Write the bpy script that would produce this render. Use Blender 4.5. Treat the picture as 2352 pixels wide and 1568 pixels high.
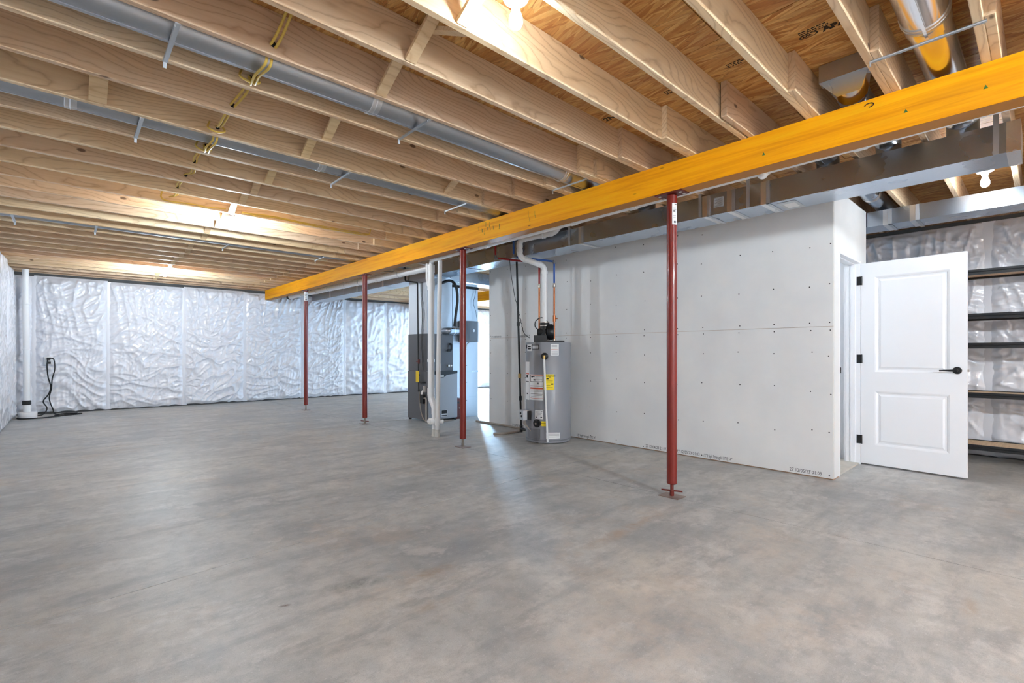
import bpy, math, random
from mathutils import Vector, Matrix, noise as mnoise
for o in list(bpy.data.objects): bpy.data.objects.remove(o)
SC = bpy.context.scene
COL = SC.collection
random.seed(7)
PI = math.pi
# ------------------------------------------------------------------ camera
# world: X runs along the floor joists (to the right and away), Y runs along the orange beam (to the left and away)
cam_d = bpy.data.cameras.new('camera'); cam = bpy.data.objects.new('camera', cam_d); COL.objects.link(cam)
cam_d.sensor_width = 36.0; cam_d.lens = 1119.6/2352*36.0
cam_d.shift_y = 27.4/2352
cam_d.clip_start = 0.05
FWD = Vector((.6751, .7378, 0)).normalized()
cam.location = (0, 0, 1.14)
cam.rotation_euler = FWD.to_track_quat('-Z', 'Y').to_euler()
SC.camera = cam
# ------------------------------------------------------------------ light set-up
BULB = (.79, .905, 1.0)                 # lamp colour
P_BULB = dict(near=4.6, mid=35, far=40, right=7.5, rear_fill=215, rear_right_fill=24, stair=2.5)  # the two bulbs behind the camera and the stair one are added fill
SKY_COL = (.50, .74, 1.0, 1); SKY_STR = 250.0
SC.view_settings.view_transform = 'Standard'; SC.view_settings.look = 'None'
SC.view_settings.gamma = 1; SC.view_settings.use_curve_mapping = False
SC.view_settings.exposure = 1.0
wd = bpy.data.worlds.new('daylight'); SC.world = wd; wd.use_nodes = True
wd.node_tree.nodes['Background'].inputs[0].default_value = SKY_COL
wd.node_tree.nodes['Background'].inputs[1].default_value = SKY_STR
# glazed sliding door in the far wall of the back-right bay (daylight comes in there): a portal guides the sky's light
WIN = (9.05, 9.97, .06, 2.08)          # x0 x1 z0 z1
XL, XR, YB, YF = -.72, 7.52, -4.6, 12.70   # inner faces of the foundation walls
XA, YA = 11.2, 6.62                    # the back-right bay reaches further right, beyond YA
ld = bpy.data.lights.new('window_portal', 'AREA'); ld.shape = 'RECTANGLE'
ld.size = WIN[1]-WIN[0]; ld.size_y = WIN[3]-WIN[2]; ld.cycles.is_portal = True
lo = bpy.data.objects.new('window_portal', ld); COL.objects.link(lo)
lo.location = ((WIN[0]+WIN[1])/2, YF+.21, (WIN[2]+WIN[3])/2)
lo.rotation_euler = Vector((0, -1, 0)).to_track_quat('-Z', 'Z').to_euler()

# ------------------------------------------------------------------ helpers
ORG = {}
class MB:
    def __init__(s): s.v = []; s.f = []
    def _add(s, vs, fs):
        b = len(s.v); s.v += [Vector(p) for p in vs]; s.f += [[b+i for i in q] for q in fs]; return s
    def box(s, x0, x1, y0, y1, z0, z1):
        return s._add([(x0,y0,z0),(x1,y0,z0),(x1,y1,z0),(x0,y1,z0),(x0,y0,z1),(x1,y0,z1),(x1,y1,z1),(x0,y1,z1)],
                      [(0,3,2,1),(4,5,6,7),(0,1,5,4),(1,2,6,5),(2,3,7,6),(3,0,4,7)])
    def cbox(s, x0, x1, y0, y1, z0, z1, c=.003):
        """box with its four X-running edges eased"""
        pr = [(y0+c,z0),(y1-c,z0),(y1,z0+c),(y1,z1-c),(y1-c,z1),(y0+c,z1),(y0,z1-c),(y0,z0+c)]
        return s.prism([(x0,a,b) for a,b in pr], (x1-x0,0,0))
    def prism(s, poly, d):
        n = len(poly); d = Vector(d); P = [Vector(p) for p in poly]
        return s._add(P+[p+d for p in P], [list(range(n))[::-1], list(range(n,2*n))]+[(i,(i+1)%n,n+(i+1)%n,n+i) for i in range(n)])
    def bar(s, p0, p1, w, h, up=(0,0,1)):
        p0, p1 = Vector(p0), Vector(p1); d = (p1-p0).normalized(); u = Vector(up)
        a = d.cross(u).normalized(); b = a.cross(d).normalized()
        q = [p0+a*x*w/2+b*y*h/2 for x,y in((-1,-1),(1,-1),(1,1),(-1,1))]
        return s.prism(q, p1-p0)
    def cyl(s, p0, p1, r0, r1=None, n=16):
        r1 = r0 if r1 is None else r1
        p0, p1 = Vector(p0), Vector(p1); d = (p1-p0).normalized()
        a = d.orthogonal().normalized(); b = d.cross(a)
        R0 = [p0+(a*math.cos(2*PI*i/n)+b*math.sin(2*PI*i/n))*r0 for i in range(n)]
        R1 = [p1+(a*math.cos(2*PI*i/n)+b*math.sin(2*PI*i/n))*r1 for i in range(n)]
        return s._add(R0+R1, [list(range(n))[::-1], list(range(n,2*n))]+[(i,(i+1)%n,n+(i+1)%n,n+i) for i in range(n)])
    def lathe(s, c, axis, prof, n=20):
        c = Vector(c); d = Vector(axis).normalized(); a = d.orthogonal().normalized(); b = d.cross(a)
        vs = []; m = len(prof)
        for r,h in prof:
            for i in range(n): vs.append(c+d*h+(a*math.cos(2*PI*i/n)+b*math.sin(2*PI*i/n))*max(r,1e-4))
        fs = [(j*n+i, j*n+(i+1)%n, (j+1)*n+(i+1)%n, (j+1)*n+i) for j in range(m-1) for i in range(n)]
        return s._add(vs, fs+[list(range(n))[::-1], list(range((m-1)*n, m*n))])
    def tube(s, pts, r, n=8, rad=None):
        P = [Vector(p) for p in pts]; m = len(P); vs = []
        t = [(P[min(i+1,m-1)]-P[max(i-1,0)]).normalized() for i in range(m)]
        a = t[0].orthogonal().normalized()
        for i in range(m):
            a = (a-t[i]*a.dot(t[i]))
            a = a.normalized() if a.length > 1e-6 else t[i].orthogonal().normalized()
            b = t[i].cross(a); rr = rad[i] if rad else r
            if 0 < i < m-1:
                c = (P[i+1]-P[i]).normalized().dot(t[i]); rr = rr/max(c,.6) if False else rr
            vs += [P[i]+(a*math.cos(2*PI*k/n)+b*math.sin(2*PI*k/n))*rr for k in range(n)]
        fs = [(j*n+i, j*n+(i+1)%n, (j+1)*n+(i+1)%n, (j+1)*n+i) for j in range(m-1) for i in range(n)]
        return s._add(vs, fs+[list(range(n))[::-1], list(range((m-1)*n, m*n))])
    def ball(s, c, r, n=12, m=8, sc=(1,1,1)):
        c = Vector(c); vs = [c+Vector((0,0,-r*sc[2]))]
        for j in range(1,m):
            ph = -PI/2+PI*j/m
            for i in range(n):
                th = 2*PI*i/n
                vs.append(c+Vector((r*sc[0]*math.cos(ph)*math.cos(th), r*sc[1]*math.cos(ph)*math.sin(th), r*sc[2]*math.sin(ph))))
        vs.append(c+Vector((0,0,r*sc[2]))); L = len(vs)-1
        fs = [(0,1+(i+1)%n,1+i) for i in range(n)]
        for j in range(m-2): fs += [(1+j*n+i,1+j*n+(i+1)%n,1+(j+1)*n+(i+1)%n,1+(j+1)*n+i) for i in range(n)]
        fs += [(L,1+(m-2)*n+i,1+(m-2)*n+(i+1)%n) for i in range(n)]
        return s._add(vs, fs)
def bend(pts, rr=.06, k=5):
    """round the corners of a polyline"""
    P = [Vector(p) for p in pts]; out = [P[0]]
    for i in range(1, len(P)-1):
        a, b = P[i-1]-P[i], P[i+1]-P[i]; q = min(rr, a.length*.48, b.length*.48)
        A, B = P[i]+a.normalized()*q, P[i]+b.normalized()*q
        for j in range(k+1):
            t = j/k; out.append(A*(1-t)**2+P[i]*2*t*(1-t)+B*t*t)
    return out+[P[-1]]
def spline(pts, k=6):
    P = [Vector(p) for p in pts]; P = [2*P[0]-P[1]]+P+[2*P[-1]-P[-2]]; out = []
    for i in range(1, len(P)-2):
        for j in range(k):
            t = j/k; a,b,c,d = P[i-1:i+3]
            out.append(.5*((2*b)+(c-a)*t+(2*a-5*b+4*c-d)*t*t+(3*b-a-3*c+d)*t**3))
    return out+[P[-2]]
def link(o): COL.objects.link(o); return o
def obj(name, mb, mat, parent=None, smooth=True, kind=None, label=None, loc=None, ang=.6):
    org = Vector(ORG.get(parent.name, (0,0,0))) if parent else Vector((0,0,0))
    sub = Vector(loc) if loc is not None else org
    me = bpy.data.meshes.new(name)
    me.from_pydata([tuple(p-sub) for p in mb.v], [], mb.f); me.update()
    if smooth:
        me.shade_smooth(); me.set_sharp_from_angle(angle=ang)
    me.materials.append(M[mat])
    o = link(bpy.data.objects.new(name, me))
    if parent: o.parent = parent
    o.location = sub-org; ORG[o.name] = tuple(sub)
    if kind: o['kind'] = kind
    if label: o['label'] = label
    return o
def tag(o, label, cat, group=None, kind=None):
    o['label'] = label; o['category'] = cat
    if group: o['group'] = group
    if kind: o['kind'] = kind
    return o
def thing(name, label, cat, loc, group=None):
    o = link(bpy.data.objects.new(name, None)); o.empty_display_size = .1
    o.location = loc; ORG[o.name] = tuple(loc); return tag(o, label, cat, group)
def struct(name, loc=(0,0,0), label=None):
    o = link(bpy.data.objects.new(name, None)); o.location = loc; ORG[o.name] = tuple(loc); o['kind'] = 'structure'
    if label: o['label'] = label
    return o
def text(name, s, size, loc, xd, yd, mat, parent, bold=0.0, sx=1.0):
    cu = bpy.data.curves.new(name, 'FONT'); cu.body = s; cu.size = size; cu.extrude = .0004; cu.resolution_u = 2; cu.offset = bold
    t = link(bpy.data.objects.new(name+'_tmp', cu)); bpy.context.view_layer.update()
    me = bpy.data.meshes.new_from_object(t.evaluated_get(bpy.context.evaluated_depsgraph_get()))
    bpy.data.objects.remove(t); bpy.data.curves.remove(cu)
    xd, yd = Vector(xd), Vector(yd); zd = xd.cross(yd); loc = Vector(loc)
    for v in me.vertices: v.co = loc+xd*v.co.x*sx+yd*v.co.y+zd*v.co.z
    mb = MB(); mb._add([v.co for v in me.vertices], [list(p.vertices) for p in me.polygons]); bpy.data.meshes.remove(me)
    return obj(name, mb, mat, parent, smooth=False)

# ------------------------------------------------------------------ materials
M = {}
def lin(r, g, b):
    f = lambda c: (c/255/12.92) if c/255 <= .04045 else ((c/255+.055)/1.055)**2.4
    return (f(r), f(g), f(b), 1)
class NT:
    def __init__(s, name):
        m = bpy.data.materials.new(name); m.use_nodes = True; s.m = m; s.t = m.node_tree; s.b = s.t.nodes['Principled BSDF']; M[name] = m
    def n(s, typ, **kw):
        nd = s.t.nodes.new(typ)
        for k,v in kw.items():
            if k.startswith('i_'):
                key = k[2:]; key = int(key) if key.isdigit() else key.replace('_',' ')
                if isinstance(v, bpy.types.NodeSocket): s.t.links.new(v, nd.inputs[key])
                else: nd.inputs[key].default_value = v
            else: setattr(nd, k, v)
        return nd
    def set(s, **kw):
        for k,v in kw.items():
            k = k.replace('_',' ')
            if isinstance(v, bpy.types.NodeSocket): s.t.links.new(v, s.b.inputs[k])
            else: s.b.inputs[k].default_value = v
    def math(s, op, a, b=0.0, c=0.0):
        nd = s.n('ShaderNodeMath', operation=op)
        for i,x in enumerate((a,b,c)):
            if isinstance(x, bpy.types.NodeSocket): s.t.links.new(x, nd.inputs[i])
            else: nd.inputs[i].default_value = x
        return nd.outputs[0]
    def ramp(s, fac, stops, interp='LINEAR'):
        nd = s.n('ShaderNodeValToRGB'); s.t.links.new(fac, nd.inputs[0]); cr = nd.color_ramp; cr.interpolation = interp
        while len(cr.elements) < len(stops): cr.elements.new(.5)
        for e,(p,c) in zip(cr.elements, stops): e.position = p; e.color = c
        return nd.outputs[0]
    def mix(s, fac, a, b, blend='MIX'):
        nd = s.n('ShaderNodeMix', data_type='RGBA', blend_type=blend)
        for sk,x in ((0,fac),(6,a),(7,b)):
            if isinstance(x, bpy.types.NodeSocket): s.t.links.new(x, nd.inputs[sk])
            else: nd.inputs[sk].default_value = x
        return nd.outputs[2]
    def coord(s, scale=(1,1,1), rnd=True, out='Object', rot=(0,0,0)):
        tc = s.n('ShaderNodeTexCoord'); v = tc.outputs[out]
        if rnd:
            oi = s.n('ShaderNodeObjectInfo'); r = s.math('MULTIPLY', oi.outputs['Random'], 37.0)
            cb = s.n('ShaderNodeCombineXYZ', i_0=r, i_1=r, i_2=r)
            v = s.n('ShaderNodeVectorMath', operation='ADD', i_0=v, i_1=cb.outputs[0]).outputs[0]
        return s.n('ShaderNodeMapping', i_Vector=v, i_Scale=scale, i_Rotation=rot).outputs[0]
    def noise(s, vec, scale=1.0, detail=4.0, rough=.55, dist=0.0):
        return s.n('ShaderNodeTexNoise', i_Vector=vec, i_Scale=scale, i_Detail=detail, i_Roughness=rough, i_Distortion=dist).outputs[0]
    def vor(s, vec, scale=1.0, rnd=1.0, out='Distance', feature='F1'):
        return s.n('ShaderNodeTexVoronoi', feature=feature, i_Vector=vec, i_Scale=scale, i_Randomness=rnd).outputs[out]
    def bump(s, h, strength=.3, dist=.01):
        s.set(Normal=s.n('ShaderNodeBump', i_Height=h, i_Strength=strength, i_Distance=dist).outputs[0])
def flat(name, col, rough=.5, metal=0.0, spec=None, coat=0.0, emit=None, var=0.0):
    t = NT(name); c = col if len(col) == 4 else (*col, 1)
    if var:
        nz = t.noise(t.coord(), 9.0, 3.0); c2 = tuple(x*(1-var) for x in c[:3])+(1,)
        t.set(Base_Color=t.mix(nz, c2, c))
    else: t.set(Base_Color=c)
    t.set(Roughness=rough, Metallic=metal)
    if coat: t.set(Coat_Weight=coat, Coat_Roughness=.08)
    if emit: t.set(Emission_Color=(*emit[0],1), Emission_Strength=emit[1])
    return t
def wood(name, light, mid, dark, knot, rough=.6):
    t = NT(name)
    st = t.coord((1.1, 30, 30)); grain = t.noise(st, 1.0, 5.0, .6, .4)
    lo_ = t.noise(t.coord((.7, 3.5, 3.5)), 1.0, 2.0, .5)
    sp_ = t.n('ShaderNodeSeparateXYZ', i_0=t.coord((1,1,1)))
    w1 = t.noise(t.coord((.55, 2.2, 2.2)), 1.0, 2.0, .5); w2 = t.noise(t.coord((3.0, 6.0, 6.0)), 1.0, 3.0, .6)
    ph = t.math('ADD', t.math('MULTIPLY', t.math('ADD', sp_.outputs[2], sp_.outputs[1]), 26.0), t.math('ADD', t.math('MULTIPLY', w1, 22.0), t.math('MULTIPLY', w2, 2.2)))
    fr_ = t.math('FRACT', ph); rings = t.math('SUBTRACT', 1.0, t.math('ABSOLUTE', t.math('SUBTRACT', t.math('MULTIPLY', fr_, 2.0), 1.0)))
    col = t.ramp(grain, [(.25, mid), (.7, light)])
    col = t.mix(t.math('MULTIPLY', t.math('POWER', rings, 5.0), .50), col, dark)
    col = t.mix(t.math('MULTIPLY', t.ramp(lo_, [(.42,(0,0,0,1)),(.72,(1,1,1,1))]), .35), col, mid, 'MULTIPLY')
    kv = t.coord((3.6, 7.5, 7.5)); vd = t.vor(kv, 1.0, 1.0); vc = t.n('ShaderNodeSeparateColor', i_0=t.vor(kv, 1.0, 1.0, 'Color')).outputs[0]
    rad = t.math('MULTIPLY', t.math('GREATER_THAN', vc, .60), .125)
    kf = t.n('ShaderNodeMapRange', interpolation_type='SMOOTHSTEP', i_0=vd, i_1=t.math('MULTIPLY', rad, .55), i_2=t.math('ADD', rad, .0001), i_3=1.0, i_4=0.0).outputs[0]
    col = t.mix(t.math('MULTIPLY', kf, .85), col, knot)
    oi = t.n('ShaderNodeObjectInfo'); hv = t.n('ShaderNodeHueSaturation', i_Color=col, i_Hue=t.math('ADD', t.math('MULTIPLY', oi.outputs['Random'], .016), .492), i_Value=t.math('ADD', t.math('MULTIPLY', oi.outputs['Random'], .22), .89))
    t.set(Base_Color=hv.outputs[0], Roughness=rough); t.bump(grain, .12, .002)
wood('joist_wood', lin(238,212,178), lin(221,189,150), lin(168,124,84), lin(92,58,38))
wood('bridging_wood', lin(238,212,172), lin(220,188,142), lin(184,140,96), lin(110,72,46))
wood('shelf_board', lin(226,196,160), lin(210,178,140), lin(190,154,116), lin(180,140,100))
# orange laminated beam
t = NT('beam_wood'); g = t.noise(t.coord((12, .8, 22), False), 1.0, 5.0, .65, .6); b = t.noise(t.coord((3, .9, 5), False), 1.0, 3.0)
col = t.ramp(g, [(.28, lin(226,138,0)), (.5, lin(252,170,2)), (.75, lin(255,192,16))])
col = t.mix(t.math('MULTIPLY', t.ramp(b, [(.5,(0,0,0,1)),(.75,(1,1,1,1))]), .30), col, lin(176,120,40))
sp = t.vor(t.coord((9, 2.4, 9), False), 1.0); col = t.mix(t.n('ShaderNodeMapRange', i_0=sp, i_1=.03, i_2=.075, i_3=.8, i_4=0.0).outputs[0], col, lin(110,60,12))
st = t.noise(t.coord((6, 1.6, .9), False), 1.0, 4.0, .7); col = t.mix(t.math('MULTIPLY', t.ramp(st, [(.66,(0,0,0,1)),(.74,(1,1,1,1))]), .35), col, lin(96,78,28))
t.set(Base_Color=col, Roughness=.55, Specular_IOR_Level=.25); t.bump(g, .15, .002)
t = NT('beam_laminate'); g = t.n('ShaderNodeTexWave', bands_direction='X', i_Vector=t.coord((1,1,1), False), i_Scale=52.0, i_Distortion=.4).outputs['Fac']
t.set(Base_Color=t.ramp(g, [(.2, lin(150,88,14)), (.8, lin(206,140,40))]), Roughness=.6)
# oriented strand board
t = NT('strand_board')
w = t.n('ShaderNodeTexNoise', i_Vector=t.coord((3,3,3)), i_Scale=1.0, i_Detail=2.0).outputs['Color']
def strand(rot, sc, seed):
    v = t.coord((1,1,1), True, 'Object', (0,0,rot))
    v = t.n('ShaderNodeVectorMath', operation='MULTIPLY_ADD', i_0=w, i_1=(.035,.05,0), i_2=v).outputs[0]
    v = t.n('ShaderNodeMapping', i_Vector=v, i_Scale=sc, i_Location=(seed,seed*2,0)).outputs[0]
    return t.n('ShaderNodeSeparateColor', i_0=t.vor(v, 1.0, 1.0, 'Color')).outputs[0], t.vor(v, 1.0, 1.0, 'Distance', 'DISTANCE_TO_EDGE')
a1, e1 = strand(.22, (62, 8, 1), 3.1); a2, e2 = strand(-.30, (46, 6.5, 1), 9.3); a3, e3 = strand(.05, (22, 5, 1), 5.5)
sel = t.math('GREATER_THAN', a3, .5)
val = t.n('ShaderNodeMix', data_type='FLOAT', i_0=sel, i_2=a1, i_3=a2).outputs[0]
edg = t.n('ShaderNodeMix', data_type='FLOAT', i_0=sel, i_2=e1, i_3=e2).outputs[0]
col = t.ramp(val, [(0, lin(176,112,52)), (.3, lin(206,148,80)), (.6, lin(222,170,98)), (.85, lin(232,186,118)), (1, lin(192,128,64))])
fine = t.noise(t.coord((60, 6, 1)), 1.0, 4.0, .7); col = t.mix(t.math('MULTIPLY', t.ramp(fine, [(.4,(1,1,1,1)),(.62,(0,0,0,1))]), .28), col, lin(126,78,42))
big = t.noise(t.coord((1.3, .8, 1)), 1.0, 2.0); col = t.mix(t.math('MULTIPLY', t.ramp(big, [(.45,(0,0,0,1)),(.65,(1,1,1,1))]), .4), col, lin(164,104,70))
dk = t.n('ShaderNodeMapRange', i_0=edg, i_1=0.0, i_2=.05, i_3=.5, i_4=0.0).outputs[0]
gate = t.noise(t.coord((7, 3, 1)), 1.0, 2.0); col = t.mix(t.math('MULTIPLY', dk, t.ramp(gate, [(.48,(0,0,0,1)),(.6,(1,1,1,1))])), col, lin(84,50,28))
t.set(Base_Color=col, Roughness=.65); t.bump(val, .3, .002)
# concrete slab
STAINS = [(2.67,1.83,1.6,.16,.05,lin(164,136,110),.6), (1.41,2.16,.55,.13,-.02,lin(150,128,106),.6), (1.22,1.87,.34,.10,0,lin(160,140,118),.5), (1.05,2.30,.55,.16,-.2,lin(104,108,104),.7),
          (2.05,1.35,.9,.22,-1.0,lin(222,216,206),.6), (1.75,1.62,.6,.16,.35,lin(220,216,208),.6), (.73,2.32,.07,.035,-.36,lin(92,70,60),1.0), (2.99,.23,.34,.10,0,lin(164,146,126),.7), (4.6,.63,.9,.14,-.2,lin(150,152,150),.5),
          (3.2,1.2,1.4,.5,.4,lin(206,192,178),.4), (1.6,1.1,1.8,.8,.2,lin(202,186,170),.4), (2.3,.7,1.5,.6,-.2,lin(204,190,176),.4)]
t = NT('concrete_floor'); W = t.coord((1,1,1), False, 'Object')
n1 = t.noise(W, .5, 5.0, .6, .3); n2 = t.noise(W, 1.5, 6.0, .68, .25); n3 = t.noise(W, 11.0, 6.0, .75); n4 = t.noise(W, 75.0, 3.0, .6); n6 = t.noise(W, 240.0, 2.0, .6)
streak = t.noise(t.coord((1.0, 4.2, 1), False, 'Object', (0,0,.35)), 1.0, 6.0, .68, .25)
col = t.ramp(n2, [(.30, lin(150,152,153)), (.5, lin(179,180,179)), (.70, lin(204,202,198))])
col = t.mix(t.math('MULTIPLY', t.ramp(n1, [(.45,(0,0,0,1)),(.62,(1,1,1,1))]), .5), col, lin(204,196,184))
col = t.mix(t.math('MULTIPLY', t.ramp(streak, [(.49,(0,0,0,1)),(.62,(1,1,1,1))]), .50), col, lin(140,142,144))
warm = t.noise(W, 1.1, 6.0, .72, .3); col = t.mix(t.math('MULTIPLY', t.ramp(warm, [(.55,(0,0,0,1)),(.63,(1,1,1,1))]), .38), col, lin(188,172,156))
pale = t.noise(t.coord((2.2, 3.4, 1), False, 'Object', (0,0,-.3)), 1.0, 6.0, .72, .3); col = t.mix(t.math('MULTIPLY', t.ramp(pale, [(.54,(0,0,0,1)),(.62,(1,1,1,1))]), .48), col, lin(214,211,207))
col = t.mix(t.math('MULTIPLY', t.ramp(n3, [(.45,(0,0,0,1)),(.70,(1,1,1,1))]), .40), col, lin(122,122,122))
col = t.mix(t.math('MULTIPLY', t.ramp(n4, [(.62,(0,0,0,1)),(.70,(1,1,1,1))]), .30), col, lin(226,226,226))
col = t.mix(t.math('MULTIPLY', t.ramp(n6, [(.35,(1,1,1,1)),(.5,(0,0,0,1))]), .22), col, lin(110,110,110))
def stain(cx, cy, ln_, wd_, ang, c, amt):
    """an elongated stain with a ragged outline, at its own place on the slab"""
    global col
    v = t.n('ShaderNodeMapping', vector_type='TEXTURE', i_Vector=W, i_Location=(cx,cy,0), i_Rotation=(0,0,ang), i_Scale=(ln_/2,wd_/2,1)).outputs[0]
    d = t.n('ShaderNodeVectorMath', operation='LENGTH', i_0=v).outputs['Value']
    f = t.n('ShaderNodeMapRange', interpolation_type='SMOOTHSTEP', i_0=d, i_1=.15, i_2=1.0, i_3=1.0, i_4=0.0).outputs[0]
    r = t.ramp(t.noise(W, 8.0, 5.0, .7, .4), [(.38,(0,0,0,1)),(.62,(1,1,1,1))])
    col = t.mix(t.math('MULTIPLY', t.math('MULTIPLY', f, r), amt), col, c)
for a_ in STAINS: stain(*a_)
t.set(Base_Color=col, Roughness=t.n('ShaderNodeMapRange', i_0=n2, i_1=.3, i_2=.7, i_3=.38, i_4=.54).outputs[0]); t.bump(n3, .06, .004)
flat('joint_dark', lin(44,43,42), .95); flat('concrete_dark', lin(92,92,92), .9, var=.3)  # dark bed colour that shows through the saw cuts
# white vapour-barrier facing
t = NT('white_poly'); v = t.coord((1,1,1))
rg = t.n('ShaderNodeTexNoise', noise_type='RIDGED_MULTIFRACTAL', i_Vector=v, i_Scale=3.2, i_Detail=3.0, i_Roughness=.45, i_Lacunarity=2.3, i_Distortion=1.1).outputs[0]
n5 = t.noise(v, 26.0, 3.0, .6, .8)
t.set(Base_Color=lin(233,234,240), Roughness=.2, Specular_IOR_Level=.8, Coat_Weight=.5, Coat_Roughness=.12); t.bump(t.math('ADD', t.math('MULTIPLY', rg, .8), t.math('MULTIPLY', n5, .25)), .5, .012)
flat('poly_tape', lin(230,231,237), .3)
t = NT('drywall_paper'); n = t.noise(t.coord((1,1,1), False), 1.6, 4.0); t.set(Base_Color=t.ramp(n, [(.3, lin(222,222,222)), (.7, lin(234,233,231))]), Roughness=.75)
flat('gypsum_edge', lin(196,158,128), .9, var=.2)
flat('white_paint', lin(246,247,250), .32); flat('jamb_paint', lin(244,245,248), .35)
flat('carpet', lin(214,208,198), .95, var=.3)
def galv(name, col, rough, var=.06, bstr=.02):
    t = NT(name); v = t.coord((1,1,1)); n = t.noise(v, 3.0, 3.0, .5); n2 = t.noise(v, 90.0, 2.0, .5); d = tuple(x*.92 for x in col[:3])+(1,)
    t.set(Base_Color=t.mix(n2, d, col), Metallic=1.0, Roughness=t.math('ADD', t.math('MULTIPLY', n, var), rough))
    if bstr > .1: t.bump(t.noise(v, 14.0, 2.0), bstr, .004)
galv('galvanized', (.46,.52,.60,1), .25); galv('galvanized_dull', (.50,.53,.57,1), .36); galv('galvanized_matte', (.60,.63,.67,1), .5); galv('galvanized_bright', (.80,.81,.83,1), .15, .05, .01)
galv('foil_tape', (.80,.80,.81,1), .20, .2, .25)
# red primer posts, plastics, pipes, appliances
t = flat('red_primer', lin(122,23,8), .36, coat=.3)
flat('red_primer_dark', lin(104,30,18), .5); flat('steel_plate', lin(150,132,124), .45, .6); flat('screw_steel', lin(150,140,130), .4, .8)
flat('pvc', lin(238,238,238), .3); flat('pvc_dirty', lin(222,218,210), .6, var=.35); flat('black_rubber', lin(18,18,19), .5)
flat('black_iron', lin(26,26,28), .42); flat('black_plastic', lin(22,22,24), .4); flat('black_matte', lin(14,14,15), .75)
flat('copper', lin(190,118,78), .32, .85, var=.25); flat('brass', lin(196,160,96), .35, .85)
flat('pex_red', lin(160,26,30), .4); flat('pex_blue', lin(44,92,172), .4); flat('crimp', lin(200,190,180), .35, .8)
flat('tank_grey', lin(146,149,156), .34, coat=.2); flat('tank_dark', lin(124,127,134), .4)
flat('furnace_dark', lin(98,98,102), .42); flat('furnace_front', lin(150,152,157), .38); flat('furnace_coil', lin(88,88,92), .45)
flat('filter_box', lin(92,34,28), .5); flat('humidifier_grey', lin(96,98,102), .45)
flat('sticker_white', lin(240,240,240), .5); flat('sticker_grey', lin(196,200,204), .5); flat('sticker_yellow', lin(250,222,24), .5); flat('sticker_orange', lin(206,84,48), .5)
flat('ink', lin(28,28,30), .7); flat('ink_grey', lin(120,120,124), .7); flat('ink_print', lin(88,88,92), .7); flat('stamp_ink', lin(40,28,18), .8)
flat('cable_yellow', lin(216,182,84), .45); flat('cable_white', lin(226,218,200), .45); flat('porcelain', lin(244,244,242), .2); flat('box_blue', lin(222,224,226), .5)
flat('hinge_black', lin(20,20,22), .45); flat('board_dark', lin(58,34,20), .9); flat('void_black', (.01,.01,.01), .9); flat('grey_hose', lin(164,152,140), .5)
flat('window_vinyl', lin(240,240,240), .4); t = NT('glass'); tr_ = t.n('ShaderNodeBsdfTransparent', i_Color=(.95,.98,1,1)); gl_ = t.n('ShaderNodeBsdfGlossy', i_Roughness=.02); fz_ = t.n('ShaderNodeFresnel', i_IOR=1.45)
mx_ = t.n('ShaderNodeMixShader', i_0=fz_.outputs[0], i_1=tr_.outputs[0], i_2=gl_.outputs[0]); t.t.links.new(mx_.outputs[0], t.t.nodes['Material Output'].inputs[0])
flat('tag_yellow', lin(240,206,30), .5); flat('green_mark', lin(70,110,50), .8)
def bulb_mat(name, watts):
    area = .0125; L = watts/(PI*area); flat(name, (1,1,1), .3, emit=(BULB, L))
for k_, w_ in P_BULB.items(): bulb_mat('bulb_'+k_, w_)

# ------------------------------------------------------------------ floor: slabs with saw-cut control joints
floor = struct('floor', (0,0,0), 'grey power-trowelled concrete floor with saw-cut joints and tan stains')
obj('joint_bed', MB().box(XL-.3, XA+.3, YB-.3, YF+.3, -.20, -.018), 'joint_dark', floor, kind='structure')
g_ = .0034; xs = 3.56
ln = lambda x: 2.92+.103*x
x0, x1 = XL-.25, XA+.25
slabs = [[(x0,YB-.2),(xs-g_,YB-.2),(xs-g_,ln(xs)-g_),(x0,ln(x0)-g_)], [(xs+g_,YB-.2),(x1,YB-.2),(x1,ln(x1)-g_),(xs+g_,ln(xs)-g_)],
         [(x0,ln(x0)+g_),(xs-g_,ln(xs)+g_),(xs-g_,7.46-g_),(x0,7.46-g_)], [(xs+g_,ln(xs)+g_),(x1,ln(x1)+g_),(x1,7.46-g_),(xs+g_,7.46-g_)],
         [(x0,7.46+g_),(xs-g_,7.46+g_),(xs-g_,YF+.2),(x0,YF+.2)], [(xs+g_,7.46+g_),(x1,7.46+g_),(x1,YF+.2),(xs+g_,YF+.2)]]
for s_ in slabs: obj('floor_slab', MB().prism([(a,b,-.018) for a,b in s_], (0,0,.018)), 'concrete_floor', floor, smooth=False)

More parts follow.
